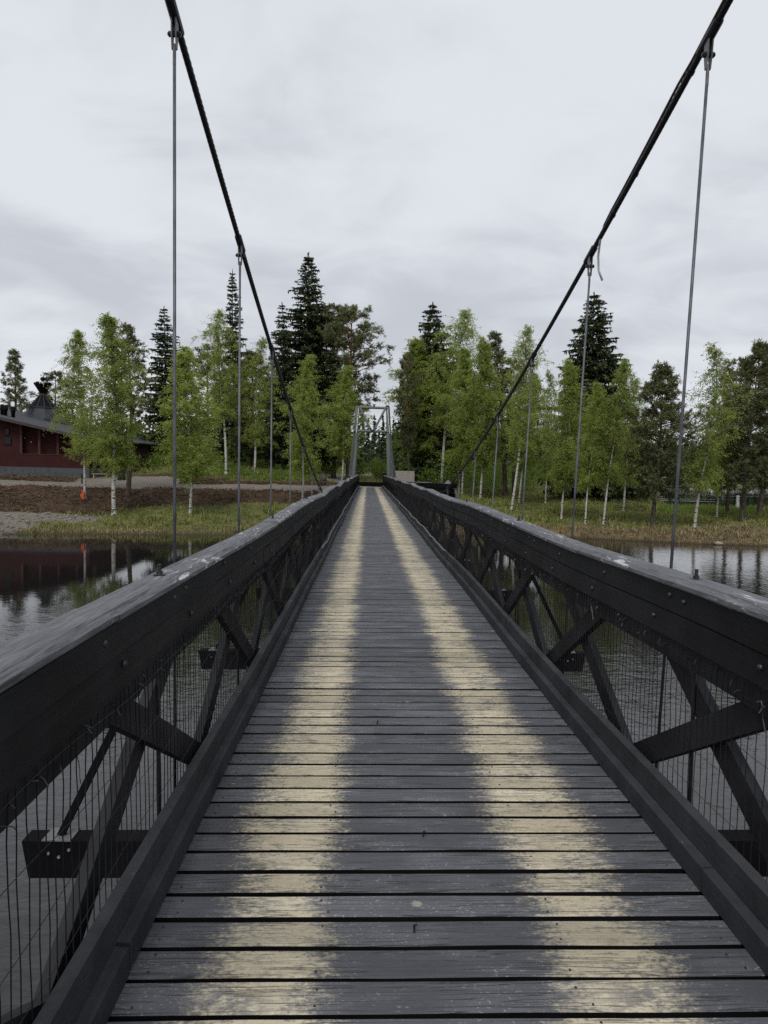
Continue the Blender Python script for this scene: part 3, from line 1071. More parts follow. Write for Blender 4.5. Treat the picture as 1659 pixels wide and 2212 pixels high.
M_BIRCHLEAF = leaf_material("birch_leaves", (0.16, 0.205, 0.052), (0.34, 0.40, 0.108), 0.55, (0.50, 0.60, 0.13))
M_SPRUCE = leaf_material("spruce_needles", (0.024, 0.036, 0.018), (0.08, 0.10, 0.043), 0.12, (0.05, 0.07, 0.02), 1.3)
M_PINE = leaf_material("pine_needles", (0.075, 0.092, 0.038), (0.20, 0.22, 0.105), 0.25, (0.22, 0.25, 0.08), 1.3)
M_BUSH = leaf_material("undergrowth_leaves", (0.07, 0.11, 0.025), (0.20, 0.28, 0.06), 0.4, (0.26, 0.36, 0.05), 0.5)
M_FARWOOD = leaf_material("far_wood_needles", (0.024, 0.038, 0.022), (0.09, 0.125, 0.05), 0.15, (0.05, 0.08, 0.02), 0.06)


def unit(v):
    return v / np.maximum(np.linalg.norm(v, axis=-1, keepdims=True), 1e-9)


def rhombi(C, A, Bv, L, W):
    """one leaf-sized four-sided face at each centre: long axis A, short axis Bv"""
    L = np.asarray(L)[:, None]; W = np.asarray(W)[:, None]
    V = np.stack([C - A * L / 2, C + Bv * W / 2 - A * L * .08, C + A * L / 2, C - Bv * W / 2 - A * L * .08], 1)
    q = np.arange(len(C) * 4).reshape(-1, 4)
    return V.reshape(-1, 3), q


def rand_dirs(r, n):
    return unit(r.normal(size=(n, 3)))


def thin_quads(P, Q, w, r):
    side = unit(np.cross(Q - P, rand_dirs(r, len(P)))) * w
    V = np.stack([P - side, P + side, Q + side * .5, Q - side * .5], 1)
    return V.reshape(-1, 3), np.arange(len(P) * 4).reshape(-1, 4)


def make_birch(seed, H, h0, Rm, nb, dens, leaf, top_thin=0.5, low_wide=0.35, wobble=0.25):
    r = np.random.default_rng(seed)
    wa, wb = r.uniform(0, 6, 2)
    lob, lob_a = 0.22, r.uniform(0, 6)

    def trunk(z):
        k = z / H
        return np.array([wobble * math.sin(3.1 * k + wa) * k * 1.2, wobble * math.sin(4.3 * k + wb) * k, z])
    tm = MB()
    zs = [0, .15, .5, 1.5] + list(np.linspace(3, H * .985, 12))
    r0 = (0.0088 if seed == 1 else 0.0066) * H
    off = trunk(0)
    tm.tube([trunk(z) - off for z in zs], [r0 * (1.45 if z == 0 else 1.15 if z < .3 else 1.0) * max(.06, (1 - z / H) ** .8) for z in zs], 9)
    bm_ = MB()
    C, TP, TQ = [], [], []
    for i in range(nb):
        tq = (i + r.uniform(0, 1)) / nb
        z = H * (h0 + (0.985 - h0) * tq)
        if tq < low_wide:
            prof = 0.62 + 0.38 * (tq / low_wide)
        else:
            prof = max(0.14, 1 - ((tq - low_wide) / (1 - low_wide)) ** 1.5)
        L = Rm * prof * r.uniform(0.5, 1.2) * (1 + lob * math.sin(lob_a + 2 * (i * 2.39996)) * .5 + lob * math.sin(tq * 11 + lob_a))
        az = i * 2.39996 + r.uniform(-.5, .5)
        out = np.array([math.cos(az), math.sin(az), 0])
        p = trunk(z) - off
        el0, el1 = R(r.uniform(35, 68)), R(r.uniform(-35, 10))
        pts = [p.copy()]
        n_st = 6
        for k in range(n_st):
            el = el0 + (el1 - el0) * k / (n_st - 1)
            p = p + (out * math.cos(el) + np.array([0, 0, math.sin(el)])) * L / n_st * 1.12 + r.normal(size=3) * .03
            pts.append(p.copy())
        bm_.tube(pts, [max(.006, .028 * (1 - k / 7.0) * (L / 2.2) ** .5) for k in range(n_st + 1)], 4, False)
        dn = dens * (1 - top_thin * tq)
        for k in range(1, n_st + 1):
            ntw = r.poisson(4.2 * (0.6 + 0.4 * k / n_st))
            for _ in range(ntw):
                base = pts[k - 1] + (pts[k] - pts[k - 1]) * r.uniform(0, 1)
                a2 = az + r.normal() * 1.0
                tl = r.uniform(.3, .95) * (0.6 + 0.4 * prof)
                d = unit(np.array([math.cos(a2) * .6, math.sin(a2) * .6, r.uniform(-1.5, .3)]))
                tip = base + d * tl + np.array([0, 0, -.12 * tl])
                TP.append(base); TQ.append(tip)
                nl = r.poisson(26 * dn * r.uniform(.3, 1.5))
                if nl:
                    f = r.uniform(.1, 1.08, nl)[:, None]
                    C.append(base + (tip - base) * f + r.normal(size=(nl, 3)) * .06)
    C = np.concatenate(C)
    n = len(C)
    A = unit(rand_dirs(r, n) + np.array([0, 0, -.7]))
    Bv = unit(np.cross(A, rand_dirs(r, n)))
    Lf = leaf * r.uniform(.7, 1.3, n)
    V, q = rhombi(C, A, Bv, Lf, Lf * .72)
    cm = raw_mesh("crown", V, q); cm.materials.append(M_BIRCHLEAF)
    TV, tqd = thin_quads(np.array(TP), np.array(TQ), .006, r)
    o = len(bm_.v)
    bm_.add(TV, tqd)
    return tm.mesh("trunk", M_BIRCHBARK, True), cm, bm_.mesh("branches", M_TWIG), H, Rm


def make_spruce(seed, H, h0, Rm, nlev, gap=0.0, power=0.85):
    r = np.random.default_rng(seed)
    tm = MB()
    zs = [0, .2, 1] + list(np.linspace(2.5, H, 9))
    tm.tube([(0.05 * math.sin(z * .3), 0.05 * math.cos(z * .27), z) for z in zs], [max(.012, .0105 * H * (1 - z / H)) * (1.35 if z == 0 else 1) for z in zs], 8)
    bm_ = MB()
    C, A, Bv, L, W = [], [], [], [], []
    for i in range(nlev):
        k = (i + r.uniform(0, .6)) / nlev
        z = H * (h0 + (0.985 - h0) * k)
        rad = Rm * (1 - k) ** power * r.uniform(.78, 1.15) + .12
        nb = int(r.integers(6, 10))
        a0 = r.uniform(0, 6.28)
        for j in range(nb):
            if r.random() < gap:
                continue
            az = a0 + j * 6.283 / nb + r.normal() * .22
            out = np.array([math.cos(az), math.sin(az), 0]); sd = np.array([-out[1], out[0], 0])
            ln = rad * r.uniform(.56, 1.2)
            droop = r.uniform(.08, .62) * (1 - .75 * k) - .28 * k
            nst = max(3, int(ln / .17))
            P0 = np.array([0, 0, z])
            pts = []
            for s in range(nst + 1):
                f = s / nst
                pts.append(P0 + out * ln * f + np.array([0, 0, -droop * ln * (1.45 * f - .75 * f * f)]) + sd * (.05 * math.sin(f * 4 + az)))
            bm_.tube(pts[::2] if nst > 4 else pts, [max(.005, .022 * (1 - q_ / (nst + 1))) for q_ in range(0, nst + 1, 2 if nst > 4 else 1)], 3, False)
            for s in range(1, nst + 1):
                f = s / nst
                for q_ in range(4):
                    sgn = -1 if q_ == 0 else 1 if q_ == 1 else r.uniform(-.6, .6)
                    tl = (.16 + .42 * (1 - abs(f - .45)) * min(1, ln / 1.6)) * r.uniform(.6, 1.2)
                    d = unit(out * r.uniform(.35, .9) + sd * sgn * r.uniform(.4, .9) + np.array([0, 0, r.uniform(-.75, -.05) * (1 - .6 * k)]))
                    c = pts[s] + d * tl * .45
                    C.append(c); A.append(d); L.append(tl * 1.15)
                    Bv.append(unit(np.cross(d, rand_dirs(r, 1)[0]))); W.append(tl * .42)
                    if r.random() < .8:
                        hd = unit(np.array([r.normal() * .25, r.normal() * .25, -1.0]))
                        hl = tl * r.uniform(.5, 1.0)
                        C.append(pts[s] + d * tl * r.uniform(.1, .8) + hd * hl * .45); A.append(hd); L.append(hl); Bv.append(unit(np.cross(hd, rand_dirs(r, 1)[0]))); W.append(hl * .36)
    # leader shoot
    for q_ in range(26):
        zt_ = H * (1 - .05 * r.random())
        d = unit(np.array([r.normal() * .35, r.normal() * .35, 1.0]))
        C.append(np.array([0, 0, zt_ - .1])); A.append(d); L.append(.34); Bv.append(unit(np.cross(d, rand_dirs(r, 1)[0]))); W.append(.07)
    V, q = rhombi(np.array(C), np.array(A), np.array(Bv), np.array(L), np.array(W))
    cm = raw_mesh("crown", V, q); cm.materials.append(M_SPRUCE)
    return tm.mesh("trunk", M_SPRUCEBARK, True), cm, bm_.mesh("branches", M_SPRUCEBARK), H, Rm


def make_pine(seed, H, h0, Rm, nb, tufts, top='flat', dens=1.0, low=0.3):
    r = np.random.default_rng(seed)
    tm = MB()
    zs = [0, .2, 1] + list(np.linspace(2.5, H * .97, 9))
    wx_ = r.uniform(-.3, .3); wy_ = r.uniform(-.2, .2)

    def trunk(z):
        return np.array([wx_ * math.sin(z / H * 3), wy_ * math.sin(z / H * 4), z])
    tm.tube([trunk(z) for z in zs], [max(.02, .0125 * H * (1 - z / H) ** .8) * (1.3 if z == 0 else 1) for z in zs], 9)
    bm_ = MB()
    C, A, Bv, L, W = [], [], [], [], []
    for i in range(nb):
        k = (i + r.uniform(0, 1)) / nb
        z = H * (h0 + (.97 - h0) * k)
        if top == 'flat':
            prof = (.55 + .45 * min(1, k / .45)) * (1 if k < .72 else max(.25, 1 - ((k - .72) / .28) ** 2 * .85))
        elif top == 'dome':
            prof = (.6 + .4 * min(1, k / .3)) * max(.12, 1 - max(0, (k - .3) / .7) ** 2.2)
        else:
            prof = max(.10, (1 - k) ** .75) * (low + (1 - low) * min(1, k / .2))
        ln = Rm * prof * r.uniform(.5, 1.15)
        az = i * 2.39996 + r.normal() * .4
        out = np.array([math.cos(az), math.sin(az), 0])
        el0, el1 = R(r.uniform(-12, 22) + 25 * k), R(r.uniform(5, 40))
        p = trunk(z); pts = [p.copy()]
        for s in range(6):
            el = el0 + (el1 - el0) * s / 5
            p = p + (out * math.cos(el) + np.array([0, 0, math.sin(el)])) * ln / 6 + r.normal(size=3) * .05
            pts.append(p.copy())
        bm_.tube(pts, [max(.01, .05 * (1 - s / 7) * (ln / 2.5) ** .6) for s in range(7)], 4, False)
        nt = max(3, int(tufts * (.4 + .6 * ln / Rm)))
        for _ in range(nt):
            f = r.uniform(.30, 1.0) ** .8 * 6
            s = min(5, int(f)); base = pts[s] + (pts[s + 1] - pts[s]) * (f - s)
            tipd = unit(out * .6 + rand_dirs(r, 1)[0] * .8 + np.array([0, 0, .25]))
            sl_ = r.uniform(.2, .95) * (.5 + .5 * ln / Rm)
            tip = base + tipd * sl_
            bm_.bar(base, tip, .014, .014)
            m_ = int(r.poisson(30 * dens)) + 8
            dv = unit(rand_dirs(r, m_) + tipd * .55 + np.array([0, 0, .30]))
            st = tip - tipd * (r.uniform(0, .75, m_)[:, None] * sl_)
            ll = r.uniform(.15, .32, m_)
            C.extend(st + dv * ll[:, None] * .5); A.extend(dv); L.extend(ll)
            Bv.extend(unit(np.cross(dv, rand_dirs(r, m_)))); W.extend(ll * .2)
    V, q = rhombi(np.array(C), np.array(A), np.array(Bv), np.array(L), np.array(W))
    cm = raw_mesh("crown", V, q); cm.materials.append(M_PINE)
    return tm.mesh("trunk", M_PINEBARK, True), cm, bm_.mesh("branches", M_PINEBARK), H, Rm


PROTO = {
    'bA': make_birch(1, 13.0, .22, 2.1, 92, .95, .088, .55, .35),
    'bB': make_birch(2, 13.0, .26, 1.9, 74, .85, .086, .6, .30),
    'bC': make_birch(3, 12.0, .26, 1.7, 72, .95, .086, .45, .35, .4),
    'bD': make_birch(4, 14.0, .34, 1.9, 72, .8, .086, .65, .40, .5),
    'bE': make_birch(5, 11.0, .22, 1.55, 74, 1.0, .086, .4, .25, .3),
    'bF': make_birch(6, 13.0, .19, 1.8, 70, .72, .086, .75, .36, .4),
    'bG': make_birch(8, 13.0, .20, 2.0, 100, 1.5, .09, .35, .38, .3),
    'pE': make_pine(25, 15.0, .46, 2.2, 60, 16, 'cone', .5, .5),
    'sA': make_spruce(11, 22.0, .10, 3.0, 66, .05),
    'sB': make_spruce(12, 20.0, .12, 2.2, 54, .18, .75),
    'sC': make_spruce(13, 14.0, .06, 2.9, 52, .02, .72),
    'sD': make_spruce(14, 19.0, .15, 1.9, 50, .22, .60),
    'pA': make_pine(21, 19.0, .36, 3.6, 70, 30, 'flat', .5),
    'pB': make_pine(22, 13.0, .17, 2.6, 104, 24, 'dome', .5),
    'pC': make_pine(23, 15.0, .22, 2.2, 70, 18, 'cone', .5, .5),
    'pD': make_pine(24, 17.0, .26, 2.4, 66, 24, 'flat', .5),
}
SPECIES = {'b': ('birch_tree', 'birch'), 's': ('spruce_tree', 'spruce'), 'p': ('pine_tree', 'pine')}


def plant(kind, base, top, width_px, label, group, spin=None):
    """base (px, py) is taken where that ray meets the ground, or (px, None, depth) for a foot hidden from view"""
    tm, cm, bm_, H, Rm = PROTO[kind]
    if base[1] is not None:
        g = ground_hit(base[0], base[1])
    else:
        p = at(base[0], 1040, base[2]); g = np.array([p[0], p[1], float(terrain(p[0], p[1]))])
    tp = at(top[0], top[1], g[1])
    tp[1] = g[1] + (rng.uniform(-.3, .3))
    axis = Vector(tp - g)
    hgt = axis.length
    sx = (width_px / F_PX * g[1]) / (2 * Rm) * {'b': 1.24, 's': 1.22, 'p': 1.55}[kind[0]]
    name, cat = SPECIES[kind[0]]
    root = empty(name, tuple(g - np.array([0, 0, .06])))
    q = Vector((0, 0, 1)).rotation_difference(axis)
    root.rotation_mode = 'QUATERNION'
    from mathutils import Quaternion
    root.rotation_quaternion = q @ Quaternion((0, 0, 1), rng.uniform(0, 6.28) if spin is None else spin)
    root.scale = (sx, sx, hgt / H)
    tag(root, label, cat, group)
    for nm, me in (("trunk", tm), ("crown", cm), ("branches", bm_)):
        o = link(nm, me, root)
        if nm == "branches":
            o['kind'] = 'stuff'
    return g


GL, GR = "trees on the left bank", "trees on the right bank"
TREES = [
    # left bank
    ('pC', (32, None, 104), (31, 750), 62, "lone slim pine rising behind the roof at the far left edge", GL),
    ('pD', (118, None, 100), (120, 800), 62, "low pine crown showing just right of the cone-shaped roof lantern", GL),
    ('bB', (183, 1081), (176, 706), 98, "slender birch with an orange cloth hanging on its trunk", GL),
    ('bA', (246, 1115), (243, 676), 138, "tall full birch with white trunk standing in front of the red building", GL),
    ('pE', (276, 1073), (272, 694), 84, "sparse pine standing between the tall full birch and the left bank path", GL),
    ('sD', (358, None, 92), (355, 660), 78, "ragged dark spruce with drooping branches behind the left hanger rod", GL),
    ('bE', (410, 1112), (412, 746), 112, "rounded bright birch with clean white trunk just right of the left hanger rod", GL),
    ('bD', (488, 1027), (485, 668), 96, "tall birch with leaning white trunk on the green mound by the path", GL),
    ('pD', (452, None, 88), (446, 742), 66, "thin brownish pine behind the rounded bright birch", GL),
    ('sB', (508, None, 84), (502, 578), 78, "tall dark spruce topping out above the birch on the green mound", GL),
    ('pB', (540, None, 80), (548, 756), 96, "dark brownish pine right of the birch on the green mound", GL),
    ('bF', (550, 1021), (569, 722), 84, "pale thin-leaved birch beside the second left hanger rod", GL),
    ('sD', (612, None, 78), (610, 652), 66, "narrow dark spruce standing left of the tallest spruce", GL),
    ('sA', (668, None, 80), (666, 543), 176, "tallest dark spruce on the left bank", GL),
    ('pD', (720, None, 84), (720, 655), 86, "dark pine pressed between the tallest spruce and the spreading pine", GL),
    ('pA', (752, None, 80), (760, 660), 112, "spreading pine with orange upper trunk left of the bridge tower", GL),
    ('bE', (653, 1089), (666, 764), 78, "bright pointed birch beside the left railing in front of the tallest spruce", GL),
    ('bE', (739, 1041), (749, 786), 80, "bright birch next to the left poles of the bridge tower", GL),
    # right bank
    ('pD', (884, None, 86), (880, 762), 36, "dark pine at the left edge of the right bank trees", GR),
    ('sC', (935, None, 92), (935, 650), 150, "dark spruce with its tip above the first right bank birches", GR),
    ('bG', (901, 1051), (912, 728), 112, "dense dark green birch nearest the bridge tower on the right", GR),
    ('bD', (953, 1056), (987, 662), 112, "tallest right bank birch, white trunk leaning slightly right", GR),
    ('bG', (998, 1070), (1010, 745), 84, "birch half hidden by the lower end of the right cable", GR),
    ('bE', (1037, 1082), (1054, 730), 86, "slim birch on the slope just right of the right cable's lower end", GR),
    ('pC', (1093, None, 76), (1068, 710), 84, "dark bare-stemmed pine behind the slim birch on the slope", GR),
    ('pD', (1110, None, 82), (1108, 772), 60, "slim pine with dark trunk behind the right cable", GR),
    ('bD', (1104, 1104), (1157, 702), 96, "tall airy birch with curved white trunk under the right cable", GR),
    ('bC', (1121, 1088), (1150, 800), 78, "birch with grey trunk close behind the tall airy birch", GR),
    ('bF', (1180, None, 68), (1188, 794), 62, "small thin birch left of the second right hanger rod", GR),
    ('bE', (1212, 1124), (1240, 776), 82, "pointed yellow-green birch in front of the broad spruce", GR),
    ('sC', (1284, None, 74), (1284, 628), 182, "broad dark cone-shaped spruce on the right bank", GR),
    ('bC', (1264, 1134), (1288, 820), 74, "thin pale-stemmed birch right of the second right hanger rod", GR),
    ('bB', (1303, 1136), (1346, 770), 90, "birch with leaning mottled trunk in front of the broad spruce", GR),
    ('bF', (1350, None, 62), (1372, 808), 80, "pale airy birch between the broad spruce and the round pine", GR),
    ('pB', (1407, 1139), (1440, 780), 100, "round-crowned dark pine left of the nearest right hanger rod", GR),
    ('bF', (1500, 1143), (1545, 735), 118, "white-trunked birch with see-through top right of the nearest hanger rod", GR),
    ('bE', (1548, 1120), (1576, 838), 70, "low yellow-green birch beside the see-through birch at the far right", GR),
    ('pD', (1572, 1081), (1593, 772), 62, "dark pine at the water's edge by the white marker post", GR),
    ('pB', (1602, 1127), (1650, 730), 104, "big dark pine at the right edge of the view", GR),
    ('pD', (1640, 1088), (1690, 800), 90, "pine trunk at the far right by the back channel", GR),
    ('sC', (1228, None, 92), (1226, 842), 60, "small dark spruce deep behind the pointed yellow-green birch", GR),
    ('pB', (1030, None, 96), (1030, 812), 70, "dark pine deep behind the tallest right bank birch", GR),
]
feet = {}
for a in TREES:
    feet[a[4]] = plant(a[0], a[1], a[2], a[3], a[4], a[5])

# ------------------------------------------------------------------ undergrowth, far wood, grass (nobody could count these)
def leaf_blobs(name, blobs, mat, leaf, label, cat):
    r = np.random.default_rng(77)
    C, A, Bv, L = [], [], [], []
    for (x, y, z, rx, rz, n) in blobs:
        d = rand_dirs(r, n) * (r.uniform(.35, 1, n) ** .6)[:, None]
        lump_ = 1 + .25 * np.sin(d[:, 0] * 5 + x) * np.cos(d[:, 1] * 4 + y)
        P = np.stack([x + d[:, 0] * rx * lump_, y + d[:, 1] * rx * lump_, z + rz + d[:, 2] * rz * lump_], 1)
        C.append(P)
    C = np.concatenate(C); n = len(C)
    A = unit(rand_dirs(r, n) + np.array([0, 0, .2])); Bv = unit(np.cross(A, rand_dirs(r, n)))
    L = leaf * r.uniform(.6, 1.4, n)
    V, q = rhombi(C, A, Bv, L, L * .7)
    me = raw_mesh(name, V, q); me.materials.append(mat)
    return tag(link(name, me), label, cat, None, 'stuff')


blobs = []
r = np.random.default_rng(9)
for _ in range(150):
    x = r.uniform(-34, -4); y = r.uniform(79, 104)
    hgt = r.uniform(.8, 2.6)
    blobs.append((x, y, float(terrain(x, y)), r.uniform(.8, 1.7), hgt, int(220 * hgt)))
for _ in range(110):
    x = r.uniform(3, 36); y = r.uniform(82, 104)
    hgt = r.uniform(.7, 2.2)
    z = float(terrain(x, y))
    if z > WATER_Z + .3:
        blobs.append((x, y, z, r.uniform(.8, 1.8), hgt, int(220 * hgt)))
for _ in range(14):
    x = r.uniform(-3.4, 2.4); y = r.uniform(90, 108)
    blobs.append((x, y, float(terrain(x, y)), r.uniform(.9, 1.5), r.uniform(.6, 1.5), 500))
leaf_blobs("undergrowth", blobs, M_BUSH, .17, "bright green saplings and bushes filling the ground behind the riverside trees", "undergrowth")
blobs = []
for _ in range(230):
    a = r.uniform(0, 1)
    if a < .6:
        x = r.normal(-15.5, 2.6); y = r.normal(72.5, 1.8)
    else:
        x = r.uniform(-12, -5); y = r.uniform(68.8, 73)
    blobs.append((x, y, float(terrain(x, y)) - .1, r.uniform(.35, .8), r.uniform(.12, .28), 130))
for _ in range(120):
    px = r.uniform(1420, 1640)
    g = ground_hit(px, r.uniform(1096, 1112))
    blobs.append((g[0], g[1], g[2] - .1, r.uniform(.4, .9), r.uniform(.15, .35), 150))
leaf_blobs("ground_cover", blobs, M_BUSH, .10, "low green berry shrubs on the mound and along the far grass edge", "ground cover")

# far wood
r = np.random.default_rng(15)
C, A, Bv, L, W = [], [], [], [], []


def far_tree(x, y, z, H, Rm, conifer):
    if conifer:
        n = 95
        k = r.uniform(0.06, 1, n) ** .8
        az = r.uniform(0, 6.28, n)
        rad = Rm * (1 - k) * r.uniform(.5, 1.1, n)
        d = np.stack([np.cos(az), np.sin(az), np.full(n, -.35)], 1)
        c = np.stack([x + np.cos(az) * rad * .6, y + np.sin(az) * rad * .6, z + k * H], 1)
        ll = .5 + rad * 1.1
        ww = .3 * H / 12 + ll * .28
    else:
        n = 110
        d0 = rand_dirs(r, n) * (r.uniform(.3, 1, n) ** .5)[:, None]
        c = np.stack([x + d0[:, 0] * Rm, y + d0[:, 1] * Rm, z + H * .58 + d0[:, 2] * H * .40], 1)
        d = rand_dirs(r, n); ll = r.uniform(.5, 1.1, n) * H / 11; ww = ll * .7
    C.append(c); A.append(unit(d)); L.append(ll); W.append(ww)


for _ in range(430):
    y = r.uniform(118, 210)
    x = r.uniform(-.62, .30) * y
    far_tree(x, y, float(terrain(x, y)) - .3, r.uniform(7.5, 12.0), r.uniform(1.5, 2.4), r.random() < .6)
for _ in range(560):
    y = r.uniform(272, 330)
    x = r.uniform(.04, .66) * y
    far_tree(x, y, float(terrain(x, y)) - .3, r.uniform(13, 20), r.uniform(2.6, 3.8), r.random() < .6)
for _ in range(230):
    y = r.uniform(104, 122)
    x = r.uniform(-.60, .36) * y
    if abs(x + 4) < 3.2 or terrain(x, y) < WATER_Z + .3:
        continue
    far_tree(x, y, float(terrain(x, y)) - .3, r.uniform(5.0, 8.5), r.uniform(1.2, 1.9), r.random() < .45)
C = np.concatenate(C); A = np.concatenate(A); L = np.concatenate(L); W = np.concatenate(W)
Bv = unit(np.cross(A, rand_dirs(r, len(A)) + np.array([0, 0, .6])))
V, q = rhombi(C, A, Bv, L, W)
me = raw_mesh("far_wood", V, q); me.materials.append(M_FARWOOD)
tag(link("far_wood", me), "far-off mixed wood closing the view behind both banks", "woodland", None, 'stuff')

# grass: single blades in tufts, dry at the water's edge and green higher up
def grass_mat(name, a, b_):
    m, t, b = material(name)
    ri = t.node('ShaderNodeNewGeometry').outputs['Random Per Island']
    n = t.noise(geopos(t), 0.5, 3.0)
    f = t.math('ADD', t.math('MULTIPLY', ri, .6), t.math('MULTIPLY', t.step(n, .3, .7), .4))
    setp(t, b, t.mix(f, a, b_), 0.7, None, 0, 0.2)
    return m


M_GRASS = grass_mat("green_grass", (0.10, 0.125, 0.03), (0.27, 0.275, 0.085))
M_STRAW = grass_mat("dry_grass", (0.10, 0.072, 0.04), (0.38, 0.31, 0.175))


def blades(name, pts, hmin, hmax, mat, label, lean=0.5, per=5, wd=.016):
    r = np.random.default_rng(33)
    P = np.repeat(pts, per, axis=0)
    n = len(P)
    P = P + np.stack([r.normal(size=n) * .07, r.normal(size=n) * .07, np.full(n, -.02)], 1)
    h = r.uniform(hmin, hmax, n)
    az = r.uniform(0, 6.28, n)
    ld = np.stack([np.cos(az), np.sin(az), np.zeros(n)], 1)
    sd = np.stack([-np.sin(az + r.normal(size=n)), np.cos(az + r.normal(size=n)), np.zeros(n)], 1)
    mid = P + ld * (h * lean * .3 * r.random(n))[:, None] + np.array([0, 0, 1]) * (h * .62)[:, None]
    tip = mid + ld * (h * lean * r.uniform(.3, 1.2, n))[:, None] + np.array([0, 0, 1]) * (h * .38 * r.uniform(-.2, 1, n))[:, None]
    w = (wd * r.uniform(.6, 1.4, n))[:, None]
    V = np.stack([P - sd * w, P + sd * w, mid + sd * w * .8, mid - sd * w * .8, tip], 1).reshape(-1, 3)
    i0 = np.arange(n) * 5
    qd = np.stack([i0, i0 + 1, i0 + 2, i0 + 3], 1)
    tr = np.stack([i0 + 3, i0 + 2, i0 + 4], 1)
    me = raw_mesh(name, V, qd, tr); me.materials.append(mat)
    return tag(link(name, me), label, "grass", None, 'stuff')


r = np.random.default_rng(44)
N = 60000
x = r.uniform(-40, 44, N); tt_ = r.uniform(0.0, 34, N) ** 1.0
y = shore(x) + tt_
z = terrain(x, y)
pmk = peat_mask(x, y) | path_mask(x, y)
stony = beach(x, y)
house = (x < -24.5) & (y > 64)
okk = ~pmk & ~stony & ~house & (z > WATER_Z + .03) & ~((np.abs(x) < 3) & (y > 60) & (y < 70))
dryness = np.where(x > 1, 1.15 - tt_ / 4.2 + np.clip((x - 22) / 10, 0, .55), .75 - tt_ / 6.0) + 1.1 * fbm(x * .35, y * .35, 66, 3)
clump = fbm(x * .9, y * .9, 88, 3)
dry_m = okk & (r.random(N) < dryness) & (clump > -.05 + .25 * (r.random(N) - .5))
grn_m = okk & ~dry_m & (r.random(N) < np.clip(.75 + 1.5 * clump, .15, 1))
P = np.stack([x, y, z], 1)
blades("green_grass", P[grn_m], .10, .32, M_GRASS, "green grass growing on both river banks", .5, 4)
tall = grn_m & (clump > .10) & (r.random(N) < .35)
blades("tall_grass", P[tall], .35, .75, M_GRASS, "taller tufts of sedge scattered over the river banks", .7, 6)
blades("dry_grass", P[dry_m], .10, .44, M_STRAW, "dry straw-coloured grass leaning over the water's edge", 1.0, 6)

# clods and roots on the dug peat slope
r = np.random.default_rng(52)
x = r.uniform(-42, -1, 30000); y = shore(x) + r.uniform(5, 22, 30000)
mk = peat_mask(x, y) & ~path_mask(x, y) & ~((x < -25.0) & (y > 66.2))
x, y = x[mk][:9000], y[mk][:9000]; z = terrain(x, y)
n = len(x)
ico = np.array([(1, 0, 0), (-1, 0, 0), (0, 1, 0), (0, -1, 0), (0, 0, 1), (0, 0, -1)], float)
fc = np.array([(0, 2, 4), (2, 1, 4), (1, 3, 4), (3, 0, 4), (2, 0, 5), (1, 2, 5), (3, 1, 5), (0, 3, 5)])
s = (r.uniform(.25, 1, n) ** 2 * .10)[:, None, None]
V = ico[None] * s * r.uniform(.5, 1.3, (n, 6, 1)) + r.normal(size=(n, 6, 3)) * .02
V = V + np.stack([x, y, z + .02 + .07 * r.uniform(-1, 1, n)], 1)[:, None, :]
fcs = (fc[None] + (np.arange(n) * 6)[:, None, None]).reshape(-1, 3)
me = raw_mesh("peat_clods", V.reshape(-1, 3), None, fcs)
M_PEAT = grass_mat("peat_clod", (0.026, 0.016, 0.011), (0.115, 0.072, 0.045))
me.materials.append(M_PEAT)
tag(link("peat_clods", me), "dark brown clods of dug peat on the left bank slope", "soil", None, 'stuff')
M_ROOT = grass_mat("root_wood", (0.045, 0.028, 0.017), (0.19, 0.135, 0.085))
n2_ = 16000
i_ = r.integers(0, n, n2_)
P0 = np.stack([x[i_], y[i_], z[i_] + r.uniform(0, .14, n2_)], 1)
dv = unit(np.stack([r.normal(size=n2_), r.normal(size=n2_) * .5, r.normal(size=n2_) * .35 - .1], 1)) * r.uniform(.12, .5, n2_)[:, None]
TV, tqd = thin_quads(P0, P0 + dv, .014, r)
me = raw_mesh("peat_roots", TV, tqd); me.materials.append(M_ROOT)
tag(link("peat_roots", me), "torn roots and twigs strewn over the dug peat slope", "roots", None, 'stuff')
# pebbles on the left shore
x = r.uniform(-36, -17.5, 4200); y = shore(x) + r.uniform(-.2, 6.6, 4200)
mk = beach(x, y) & ~peat_mask(x, y) & (r.random(4200) < .45)
x, y = x[mk], y[mk]; z = terrain(x, y); n = len(x)
s = (r.uniform(.2, 1, n) ** 4 * .15 + .02)[:, None, None]
V = ico[None] * s * r.uniform(.6, 1.2, (n, 6, 1)) * np.array([1.3, 1, .6]) + np.stack([x, y, z + .03], 1)[:, None, :]
fcs = (fc[None] + (np.arange(n) * 6)[:, None, None]).reshape(-1, 3)
me = raw_mesh("shore_pebbles", V.reshape(-1, 3), None, fcs)
M_STONE = grass_mat("stone", (0.09, 0.08, 0.068), (0.30, 0.28, 0.245))
me.materials.append(M_STONE)
tag(link("shore_pebbles", me), "pale stones scattered on the gravel shore at the left edge", "pebbles", None, 'stuff')

